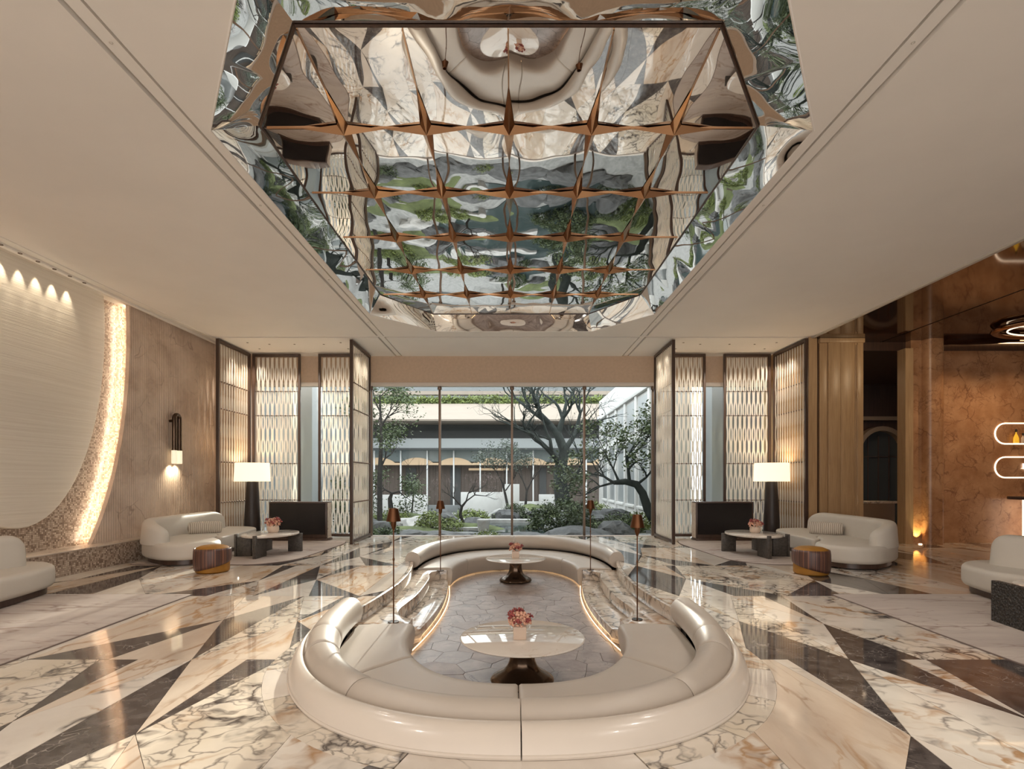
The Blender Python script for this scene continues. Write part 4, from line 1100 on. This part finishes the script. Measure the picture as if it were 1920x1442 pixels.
def tall_lamp(x, y, label):
    t_ = empty('tall_lamp', (x, y, 0), label=label, cat='lamp')
    lathe('column', [(0, 0), (.185, 0), (.19, .02), (.18, .5), (.155, 1.0), (.14, 1.3), (.135, 1.43), (0, 1.43)], M['column_dark'], t_, 40)
    sh_ = lathe('lamp_shade', [(.405, 1.44), (.385, 1.885), (.375, 1.885), (.395, 1.44), (.405, 1.44)], M['shade'], t_, 56)
    lathe('added_bulb_cover', [(0, 1.452), (.39, 1.452), (.39, 1.458), (0, 1.458)], M['shade'], sh_, 40)  # disc added to keep the bulb out of floor reflections
    d = bpy.data.lights.new('lamp_bulb', 'POINT'); d.energy = 14; d.color = (1, .74, .46); d.shadow_soft_size = .08
    l = bpy.data.objects.new('lamp_bulb', d); COL.objects.link(l); l.location = (x, y, 1.66)
tall_lamp(-6.29, 12.92, 'tall lamp with dark column and cream drum shade behind the left sofa')
tall_lamp(6.30, 12.95, 'tall lamp with dark column and cream drum shade behind the right sofa')

def display(s, label):
    x0, x1 = (-5.86, -4.46) if s < 0 else (4.44, 5.82)
    t_ = empty('display_cabinet', ((x0+x1)/2, 12.95, 0), label=label, cat='display'); h = (x1-x0)/2
    cb_ = box('cabinet_body', -h, h, -.10, .22, .05, .945, M['bronze_frame'], t_, .008)
    box('screen_glass', -h+.03, h-.04, -.108, -.098, .16, .915, M['black'], cb_)
    box('foot_rail', -h-.01, h+.02, -.13, .25, 0, .06, M['dkwood'], t_, .006)
    xs = h if s < 0 else -h-.012
    for k in range(7): box('side_louvre', xs, xs+.012, -.06+k*.037, -.06+k*.037+.030, .07, .92, M['ledge'], cb_)
display(-1, 'low black display panel in a bronze cabinet before the left screens')
display(1, 'low black display panel in a bronze cabinet before the right screens')

# ------------------------------------------------------------------ garden
gr = prism('garden_ground', [(-14, 14.12), (14, 14.12), (14, 30), (-14, 30)], -.35, -.16, M['gravel']); gr['kind'] = 'structure'
far_g = box('lawn_beyond', -40, 40, 30, 80, -.35, -.18, M['gravel'], kind='structure')
meta(prism('garden_pond', smoothpoly([(-1.9, 17.2), (-.5, 16.4), (1.8, 16.2), (3.4, 16.8), (3.0, 18.6), (1.2, 21.5), (-.6, 22.5), (-2.0, 20.5), (-2.4, 18.8), (-1.9, 17.2)], 6)[:-1], -.17, -.13, M['water']), 'still grey-green garden pond outside the window', 'pond')
def mound(name, x, y, rx, ry, h, mat, label, cat, seed=0, parent=None, z=-.17):
    def f(u, v):
        r = u; a = 2*PI*v; k = 1+.22*noise.noise(Vector((math.cos(a)*1.3+seed, math.sin(a)*1.3, seed*.7)))
        return Vector((math.cos(a)*r*rx*k, math.sin(a)*r*ry*k, h*(1-r*r)*(1+.15*noise.noise(Vector((r*math.cos(a)*3, r*math.sin(a)*3, seed))))))
    o = grid(name, f, 8, 24, mat, parent); o.location = (x, y, z); return meta(o, label, cat)
mound('moss_mound', -1.5, 17.4, 1.35, .55, .24, M['moss'], 'low mossy mound under the small bare bonsai', 'mound', 1)
mound('moss_mound', .9, 23.6, 1.3, .8, .55, M['moss'], 'mossy mound before the white wall at the back of the garden', 'mound', 2)
mound('moss_mound', -4.2, 20.5, 2.0, 1.2, .35, M['moss'], 'green mound under the pine at the left of the garden', 'mound', 3)
mound('moss_mound', 3.7, 18.2, 1.5, 1.0, .30, M['moss'], 'green mound at the right of the pond', 'mound', 4)
mound('moss_mound', -3.2, 16.4, 1.5, .7, .22, M['moss'], 'grassy mound at the front left of the garden', 'mound', 6)
def rock(x, y, s, h, label, seed, mat='rock', z=-.17, flat=1.0):
    bm = bmesh.new(); bmesh.ops.create_icosphere(bm, subdivisions=3, radius=1)
    for v in bm.verts:
        d = v.co.normalized(); n1 = noise.noise(d*1.3+Vector((seed*3.1, seed, 0))); n2 = noise.noise(d*3.2+Vector((0, seed, seed*2)))
        r = 1+.35*n1+.16*n2; q3 = 7.0; r *= 1+.12*(round(n2*q3)/q3-n2); v.co = Vector((round(d.x*s*r*6/s)/6*s*.5+d.x*s*r*.5, round(d.y*6*r)/6*s*.4+d.y*s*.4*r, max(-.1, round(d.z*r*5)/5*h*.6+d.z*h*r*.4)))
        v.co.z = min(v.co.z, h*flat)
    o = link('rock', from_bm(bm), M[mat], None, 28); o.location = (x, y, z); meta(o, label, 'rock'); return o
RK = [(-3.9, 15.6, .55, .42, 'big dark rock at the front left corner of the garden'), (-2.9, 15.3, .7, .22, 'flat dark rock low before the left window pane'), (-1.9, 15.2, .75, .18, 'long low dark rock before the second window pane', ),
      (-1.1, 15.3, .6, .13, 'low dark slab rock below the bonsai mound'), (-2.55, 19.0, .75, .62, 'tall two-toned rock behind the copper lamp on the left'), (-3.3, 18.2, .7, .42, 'sloping pale rock left of the tall rock'),
      (-.25, 21.3, .55, .45, 'dark rock at the back edge of the pond, left of centre'), (.0, 22.8, .8, .5, 'broad rock behind the pond near the white wall'), (1.1, 22.5, .5, .42, 'small dark rock at the back right of the pond'),
      (.3, 15.4, .9, .12, 'wide flat dark rock at the pond front, centre'), (1.9, 15.6, 1.0, .28, 'wide dark rock below the big shrub'), (3.05, 15.9, .6, .42, 'dark rock left of the right shrub'),
      (2.9, 18.8, .75, .55, 'brown-grey rock before the white facade'), (3.7, 19.6, .8, .6, 'large rock at the foot of the white facade'), (-4.9, 17.2, .8, .5, 'mossy rock at the far left of the garden'), (-1.4, 19.6, .5, .26, 'low rock behind the small bonsai')]
for k, r in enumerate(RK): rock(r[0], r[1], r[2], r[3], r[4], k+1, 'rock' if k not in (5, 7) else 'rock_l')
st = empty('stone_basin', (-.88, 16.4, -.17), label='pale cylindrical stone block standing in the pond', cat='stone block')
lathe('block', [(0, 0), (.15, 0), (.19, .30), (.21, .36), (.20, .42), (.12, .44), (0, .43)], M['rock_l'], st, 18)
meta(prism('stepping_slab', rounded([(-2.6, 16.9), (-.9, 16.8), (-.8, 17.1), (-2.6, 17.3)], .1), -.14, -.04, M['rock_l']), 'long pale stone slab crossing behind the bonsai mound', 'slab')
meta(prism('stepping_slab', rounded([(-4.8, 16.0), (-3.2, 15.9), (-3.0, 16.25), (-4.8, 16.4)], .1), -.14, -.02, M['rock_l']), 'pale flat stone slab at the left of the garden', 'slab')
meta(prism('stepping_slab', rounded([(-2.0, 19.9), (.9, 19.8), (.9, 20.3), (-2.0, 20.4)], .1), -.14, -.02, M['rock_l']), 'pale flat stone slab at the back of the pond', 'slab')

def leaves(bm, c, R, n, size, rng, sq=(1, 1, 1)):
    for _ in range(n):
        d = Vector((rng.gauss(0, .5), rng.gauss(0, .5), rng.gauss(0, .5)))
        p = Vector(c)+Vector((d.x*R*sq[0], d.y*R*sq[1], d.z*R*sq[2]))
        a = Vector((rng.uniform(-1, 1), rng.uniform(-1, 1), rng.uniform(-.6, .6))).normalized()*size*rng.uniform(.6, 1.3)
        b = a.cross(Vector((rng.uniform(-1, 1), rng.uniform(-1, 1), rng.uniform(-1, 1)))).normalized()*a.length*.45
        vs = [bm.verts.new(p-a), bm.verts.new(p+b), bm.verts.new(p+a), bm.verts.new(p-b)]; bm.faces.new(vs)
def grow(bm, p, d, L_, r, depth, rng, ends, kink=.45, spread=.75, up=.15):
    n = 4; pts = [p]; rr = [r]; q = p.copy(); dd = d.copy()
    for k in range(n):
        dd = (dd+Vector((rng.uniform(-1, 1), rng.uniform(-1, 1), rng.uniform(-1, 1)))*kink*.4+Vector((0, 0, up*.3))).normalized()
        q = q+dd*L_/n; pts.append(q.copy()); rr.append(r*(1-.42*(k+1)/n))
    B_tube(bm, pts, rr, 6 if depth > 1 else 4, cap=False)
    if depth == 0: ends.append(q); return
    for k in range(rng.choice([2, 3, 3])):
        i = rng.choice([2, 3, 4]); nd = (dd+Vector((rng.uniform(-1, 1), rng.uniform(-1, 1), rng.uniform(-.6, 1)))*spread).normalized()
        grow(bm, pts[i], nd, L_*rng.uniform(.6, .82), rr[i]*.72, depth-1, rng, ends, kink, spread, up)
def tree(name, label, trunk, limbs, depth, mat, leafspec, seed, cat='tree', L_=.8, kink=.5, spread=.8):
    rng = random.Random(seed); base = Vector(trunk[0][0]); t_ = empty(name, tuple(base), label=label, cat=cat)
    bm = bmesh.new(); ends = []
    B_tube(bm, [Vector(p)-base for p, r in trunk], [r for p, r in trunk], 10, cap=True)
    for pts in limbs:
        P_ = [Vector(p)-base for p, r in pts]; R_ = [r for p, r in pts]
        B_tube(bm, P_, R_, 7, cap=False)
        for i in range(1, len(P_)):
            d = (P_[i]-P_[i-1]).normalized()
            for _ in range(3 if i == len(P_)-1 else 2):
                nd = (d+Vector((rng.uniform(-1, 1), rng.uniform(-1, 1), rng.uniform(-.4, 1)))*spread*.8).normalized()
                grow(bm, P_[i].copy(), nd, L_*rng.uniform(.7, 1.1), R_[i]*.75, depth, rng, ends, kink, spread)
    link('trunk', from_bm(bm), M[mat], t_, 60)
    if leafspec:
        mt, n, size, R = leafspec; bm = bmesh.new()
        for e in ends: leaves(bm, e, R, n, size, rng)
        link('foliage', from_bm(bm), M[mt], t_, kind='stuff')
    return t_
# big bare tree
Y = 20.0
tree('big_tree', 'big bare mossy old tree in the middle of the garden', [(P(1058, 955, Y), .34), (P(1052, 920, Y), .27), (P(1050, 880, Y), .25), (P(1058, 845, Y), .20), (P(1046, 815, Y), .16), (P(1030, 795, Y), .12)],
     [[(P(1046, 815, Y), .13), (P(1055, 785, Y), .09), (P(1062, 755, Y+.3), .06)], [(P(1030, 795, Y), .12), (P(1012, 775, Y-.3), .09), (P(1006, 745, Y), .07)], [(P(1050, 870, Y), .15), (P(1035, 850, Y-.5), .10), (P(1010, 825, Y-.8), .07), (P(985, 805, Y-1), .05)],
      [(P(1058, 845, Y), .12), (P(1078, 815, Y+.5), .08), (P(1088, 775, Y+.6), .06)], [(P(1030, 795, Y), .08), (P(995, 770, Y), .06), (P(965, 745, Y+.5), .04)], [(P(1055, 930, Y), .12), (P(1078, 900, Y-.2), .07), (P(1090, 870, Y-.3), .04)]],
     3, 'bark_moss', ('leaf_g', 2, .03, .15), 21, L_=1.15, kink=.9, spread=.95)
Y = 16.6
tree('leaning_tree', 'leaning tree with long bare limb and green tufts before the white facade', [(P(1232, 985, Y), .17), (P(1215, 955, Y), .15), (P(1205, 925, Y), .13), (P(1193, 908, Y), .12), (P(1172, 903, Y), .10), (P(1150, 905, Y), .07)],
     [[(P(1150, 905, Y), .05), (P(1132, 893, Y-.2), .035), (P(1108, 888, Y-.3), .02)], [(P(1150, 905, Y), .045), (P(1125, 912, Y), .03), (P(1104, 925, Y), .02)], [(P(1180, 903, Y), .06), (P(1178, 882, Y), .05), (P(1176, 855, Y+.2), .03)],
      [(P(1160, 902, Y), .045), (P(1150, 880, Y+.1), .03), (P(1135, 850, Y), .02)], [(P(1195, 908, Y), .05), (P(1212, 895, Y-.2), .035), (P(1228, 875, Y-.3), .025)], [(P(1176, 860, Y), .03), (P(1200, 840, Y), .025), (P(1215, 820, Y), .02)]],
     2, 'bark_moss', ('leaf', 16, .06, .20), 33, L_=.66, kink=1.0, spread=1.0)
Y = 17.4
tree('bare_bonsai', 'small dark bare bonsai on the mossy mound', [(P(870, 984, Y), .055), (P(863, 965, Y), .05), (P(866, 950, Y), .045), (P(874, 940, Y), .03)],
     [[(P(866, 950, Y), .03), (P(852, 935, Y), .022), (P(842, 928, Y), .014)], [(P(874, 940, Y), .025), (P(890, 928, Y), .02), (P(910, 930, Y), .012)], [(P(874, 940, Y), .025), (P(878, 925, Y), .018), (P(895, 918, Y), .012)]],
     2, 'bark', ('blossom', 7, .016, .08), 5, L_=.40, kink=1.0, spread=1.0)
tree('pine_bonsai', 'flat-topped green pine at the left of the garden', [(P(733, 955, 20), .10), (P(731, 935, 20), .08), (P(735, 925, 20), .05)],
     [[(P(735, 925, 20), .04), (P(722, 918, 20), .03), (P(712, 925, 20), .02)], [(P(735, 925, 20), .04), (P(748, 922, 20), .03), (P(760, 932, 20), .02)]], 1, 'bark', ('leaf', 90, .05, .32), 6, L_=.5)
tree('tall_conifer', 'tall wispy conifer against the left edge of the window', [(P(712, 985, 19), .10), (P(712, 900, 19), .09), (P(715, 820, 19), .06), (P(712, 740, 19), .03)],
     [[(P(712, 880, 19), .05), (P(722, 860, 19), .03), (P(735, 850, 19.3), .02)], [(P(714, 830, 19), .04), (P(705, 810, 19), .03), (P(690, 800, 19), .02)], [(P(714, 800, 19), .04), (P(724, 785, 19), .03), (P(732, 770, 19), .02)], [(P(712, 770, 19), .03), (P(704, 755, 19), .02), (P(700, 735, 19), .015)], [(P(712, 745, 19), .02), (P(722, 735, 19), .015)]],
     2, 'bark', ('leaf', 26, .055, .34), 7, L_=.6)
tree('thin_tree', 'thin bare sapling before the low white wall', [(P(772, 962, 21), .035), (P(776, 920, 21), .028), (P(777, 900, 21), .02)],
     [[(P(777, 900, 21), .018), (P(770, 885, 21), .012), (P(766, 872, 21), .008)], [(P(777, 905, 21), .018), (P(788, 890, 21), .012), (P(795, 878, 21), .008)]], 1, 'bark', None, 8, L_=.4)
tree('slender_tree', 'slender leafy tree behind the centre mullion', [(P(955, 965, 23), .07), (P(948, 930, 23), .055), (P(942, 905, 23), .04)],
     [[(P(942, 905, 23), .03), (P(934, 890, 23), .02), (P(928, 880, 23), .015)], [(P(948, 920, 23), .03), (P(962, 900, 23), .02), (P(968, 885, 23), .015)], [(P(945, 912, 23), .03), (P(946, 890, 23), .02), (P(950, 872, 23), .015)]], 2, 'bark', ('leaf_g', 22, .05, .25), 9, L_=.5)
tree('far_tree', 'pale leafless tree behind the low white wall', [(P(985, 950, 26), .07), (P(988, 920, 26), .05)], [[(P(988, 920, 26), .04), (P(980, 900, 26), .03), (P(972, 885, 26), .02)], [(P(988, 920, 26), .04), (P(998, 900, 26), .03), (P(1010, 885, 26), .02)]], 3, 'bark', None, 12, L_=.7, kink=.9)
def shrub(x, y, rx, ry, h, mt, n, size, label, seed, z=-.15):
    rng = random.Random(seed); t_ = empty('shrub', (x, y, z), label=label, cat='shrub'); bm = bmesh.new()
    for k in range(7):
        a = rng.uniform(0, 2*PI); B_tube(bm, [(0, 0, 0), (math.cos(a)*rx*.3, math.sin(a)*ry*.3, h*.4), (math.cos(a)*rx*.6, math.sin(a)*ry*.6, h*.75)], [.02, .014, .006], 5)
    link('stems', from_bm(bm), M['bark'], t_, 60); bm = bmesh.new()
    for k in range(n):
        th = rng.uniform(0, 2*PI); ph = math.acos(rng.uniform(0, 1)); r = rng.uniform(.7, 1.05)
        leaves(bm, (math.cos(th)*math.sin(ph)*rx*r, math.sin(th)*math.sin(ph)*ry*r, h*math.cos(ph)*r), .10, 5, size, rng)
    link('foliage', from_bm(bm), M[mt], t_, kind='stuff')
SH = [(1.62, 17.4, 1.15, .7, .95, 'leaf', 800, .05, 'broad green shrub below the big bare tree'), (3.35, 16.7, .75, .6, .55, 'leaf', 360, .04, 'low green shrub behind the right copper lamp'), (4.1, 16.9, .6, .5, .6, 'leaf_b', 260, .045, 'green shrub under the leaning tree trunk'),
      (-2.55, 16.6, .5, .4, .62, 'leaf_b', 220, .05, 'bright green shrub beside the left copper lamp'), (-1.95, 17.0, .4, .35, .38, 'leaf_b', 180, .04, 'small fresh green shrub left of the bonsai mound'), (-4.6, 19.8, .9, .6, .45, 'leaf_b', 300, .05, 'bright low hedge shrub under the left conifer'),
      (-1.6, 21.0, .9, .5, .4, 'leaf_b', 300, .05, 'fresh green shrub behind the tall rock'), (.1, 22.2, .6, .5, .6, 'leaf', 260, .05, 'spiky green shrub behind the pond, left of the centre mullion'), (3.2, 20.8, .9, .6, .7, 'leaf_b', 300, .05, 'fresh green shrub at the foot of the white facade'),
      (-3.6, 15.2, .6, .4, .25, 'leaf', 200, .04, 'low dark green ground shrub just outside the left pane'), (-.7, 15.0, .35, .25, .14, 'leaf_b', 120, .03, 'tuft of grass just outside the window left of centre'), (-5.12, 15.8, .24, .24, 1.9, 'leaf', 260, .05, 'tall leafy plant seen in the gap between the left screens'),
      (3.75, 19.9, .32, .3, .45, 'leaf_g', 200, .03, 'small round clipped bush on the rock'), (2.4, 18.9, .8, .5, .7, 'leaf_g', 260, .05, 'grey-green shrub right of the big tree foot')]
for k, s_ in enumerate(SH): shrub(*s_, seed=40+k)

# facing building
fb = empty('garden_building', (0, 30, 0), label='low modern building with pale roof band across the garden', cat='building')
def fput(o): o.location = -Vector(fb.location); return o
def zz(py, Yd): return 1.5+(898-py)/1000*Yd
fput(prism('roof_band', [(28.4, zz(789, 28.4)), (28.4, zz(786, 28.4)), (32.0, zz(757, 32)-.0), (32.0, zz(789, 28.4)), (28.4, zz(789, 28.4)-.001)], -11, 6.5, M['o_fascia'], fb, axis='x'))
fput(box('soffit', -11, 6.5, 30.5, 31.5, 3.6, 4.75, M['o_dark'], fb))
fput(box('light_band', -11, 6.5, 29.6, 30.8, zz(842, 29.6), zz(822, 29.6), M['o_light'], fb))
fput(box('gutter_line', -11, 6.5, 29.5, 29.62, zz(843, 29.5), zz(840, 29.5), M['o_dark'], fb))
fput(box('glass_transom', -11, 6.5, 30.4, 30.5, zz(866, 30.4), zz(843, 30.4), M['o_teal'], fb))
fput(box('curtain_wall', -11, 6.5, 31.2, 31.4, -.2, zz(860, 30.4), M['o_curtain'], fb))
fput(box('lit_beam', -11, 6.5, 30.3, 30.45, zz(872, 30.3), zz(868, 30.3), M['o_wave'], fb))
def wavez(x):
    ph = (x/2.16) % 1.0
    return zz(867, 30.5)+.28*max(0, math.sin(PI*min(1, max(0, (ph-.1)/.8))))**.6
for k in range(8):
    xa = -10.8+k*2.16; pts = [(xa+2.16*(.08+.84*q/12), zz(868, 30.3)+.30*math.sin(PI*q/12)**.7) for q in range(13)]
    fput(prism('lit_canopy', pts, 30.28, 30.34, M['o_wave'], fb, axis='y'))
for k in range(12): fput(box('white_mullion', -9.3+k*1.5-.035, -9.3+k*1.5+.035, 30.15, 30.28, 0, zz(845, 30.2), M['o_mull'], fb))
for a, b in ((-3.6, -3.0), (-6.2, -5.6), (1.6, 2.0)): fput(box('door_opening', a, b, 31.1, 31.2, 0, zz(876, 30), M['o_dark'], fb))
fput(box('lit_shelf', -2.5, -.2, 30.8, 30.9, zz(882, 30.8), zz(878, 30.8), M['o_wave'], fb))
hb = empty('roof_hedge', (0, 32.6, 6.18), label='trimmed green hedge along the roof of the facing building', cat='hedge'); rng = random.Random(3)
bm = bmesh.new(); B_box(bm, -11, 6.5, -.3, .3, -.25, .2); link('hedge_core', from_bm(bm), M['moss'], hb)
bm = bmesh.new()
for k in range(1500): leaves(bm, (rng.uniform(-11, 6.4), rng.uniform(-.5, -.2), rng.uniform(-.2, .30)), .12, 4, .085, rng)
link('foliage', from_bm(bm), M['leaf_b'], hb, kind='stuff')
for a_, b_, l_ in ((-4.0, -2.45, 'unseen narrow grey sun-blocking slab behind the roof hedge, left of the second mullion'), (-1.5, 1.95, 'unseen plain grey sun-blocking slab behind the roof hedge in the middle'), (2.8, 12, 'unseen wide grey sun-blocking slab behind the roof hedge at the right')):
    meta(box('rear_block', a_, b_, 40, 42, -.2, 16.0, M['o_grey']), l_, 'building')  # unseen slabs added to block the sun; their gaps shape the floor streaks
meta(box('rear_block', -22, 12, 38.6, 39.6, -.2, 8.3, M['o_grey']), 'long lower grey building just behind the roof hedge', 'building')
meta(box('rear_roof_slab', -22, 9, 37, 37.6, 7.35, 7.60, M['o_fascia']), 'thin pale roof slab above the roof hedge', 'roof')
for nm, lab, x0, x1, y0, z1, mt in (('garden_wall', 'white low garden wall at the left of the garden', -7.0, -4.15, 26, .72, 'o_white'), ('garden_wall', 'grey low garden wall between the white walls', -4.15, -2.5, 26.2, .2, 'o_grey'), ('garden_wall', 'white garden wall with stepped top behind the bonsai', -2.5, -.45, 26, .85, 'o_white'),
                                ('garden_wall', 'taller white wall block beside the centre mullion', -.45, .35, 25.2, 1.25, 'o_white'), ('garden_wall', 'long white low wall right of the centre mullion', .35, 2.3, 27, .35, 'o_white'), ('garden_wall', 'small raised white block on the right low wall', 1.35, 2.2, 26.6, .72, 'o_white')):
    meta(box(nm, x0, x1, y0, y0+.3, -.2, z1, M[mt], None, .01), lab, 'wall')
# white facade on the right
wf = empty('white_facade', (4.6, 22, 0), label='white panelled building side receding along the right of the garden', cat='building')
def wfp(o): o.location = -Vector(wf.location); return o
wfp(box('wall', 4.62, 5.2, 15.5, 28.3, -.2, 5.6, M['o_white'], wf))
wfp(box('cornice', 4.5, 4.62, 15.5, 28.3, 4.55, 4.75, M['o_white'], wf, .01))
for k in range(6):
    y0 = 15.9+k*1.9
    wfp(box('pilaster', 4.54, 4.62, y0-.12, y0+.12, .1, 4.55, M['o_white'], wf, .01))
    wfp(box('upper_panel', 4.585, 4.62, y0+.32, y0+1.58, 3.3, 4.4, M['o_light'], wf, .01))
    wfp(box('window_panel', 4.60, 4.63, y0+.35, y0+1.55, .55, 2.6, M['o_pane'], wf, .01))
    wfp(box('dark_window_head', 4.56, 4.63, y0+.30, y0+1.60, 2.6, 2.95, M['o_grey'], wf, .01))
    wfp(box('sill', 4.52, 4.62, y0+.25, y0+1.65, .42, .52, M['o_white'], wf, .01))
wfp(box('base', 4.5, 4.62, 15.5, 28.3, -.2, .15, M['o_white'], wf, .01))
meta(box('exterior_pillar', -6.6, -5.62, 15.0, 15.8, -.2, 5.0, M['o_light'], None, .02), 'grey stone pillar outside the gap between the left screens', 'pillar')
meta(box('exterior_pillar', 5.62, 6.6, 15.0, 15.8, -.2, 5.0, M['o_light'], None, .02), 'grey stone pillar outside the gap between the right screens', 'pillar')
meta(box('downpipe', 5.02, 5.06, 15.2, 15.25, 0, 4.5, M['o_grey']), 'thin grey post outside the right gap between screens', 'post')
meta(box('side_building', -9.5, -8.5, 15.5, 28.2, -.2, 7.0, M['o_grey']), 'grey building side at the left of the garden', 'building')
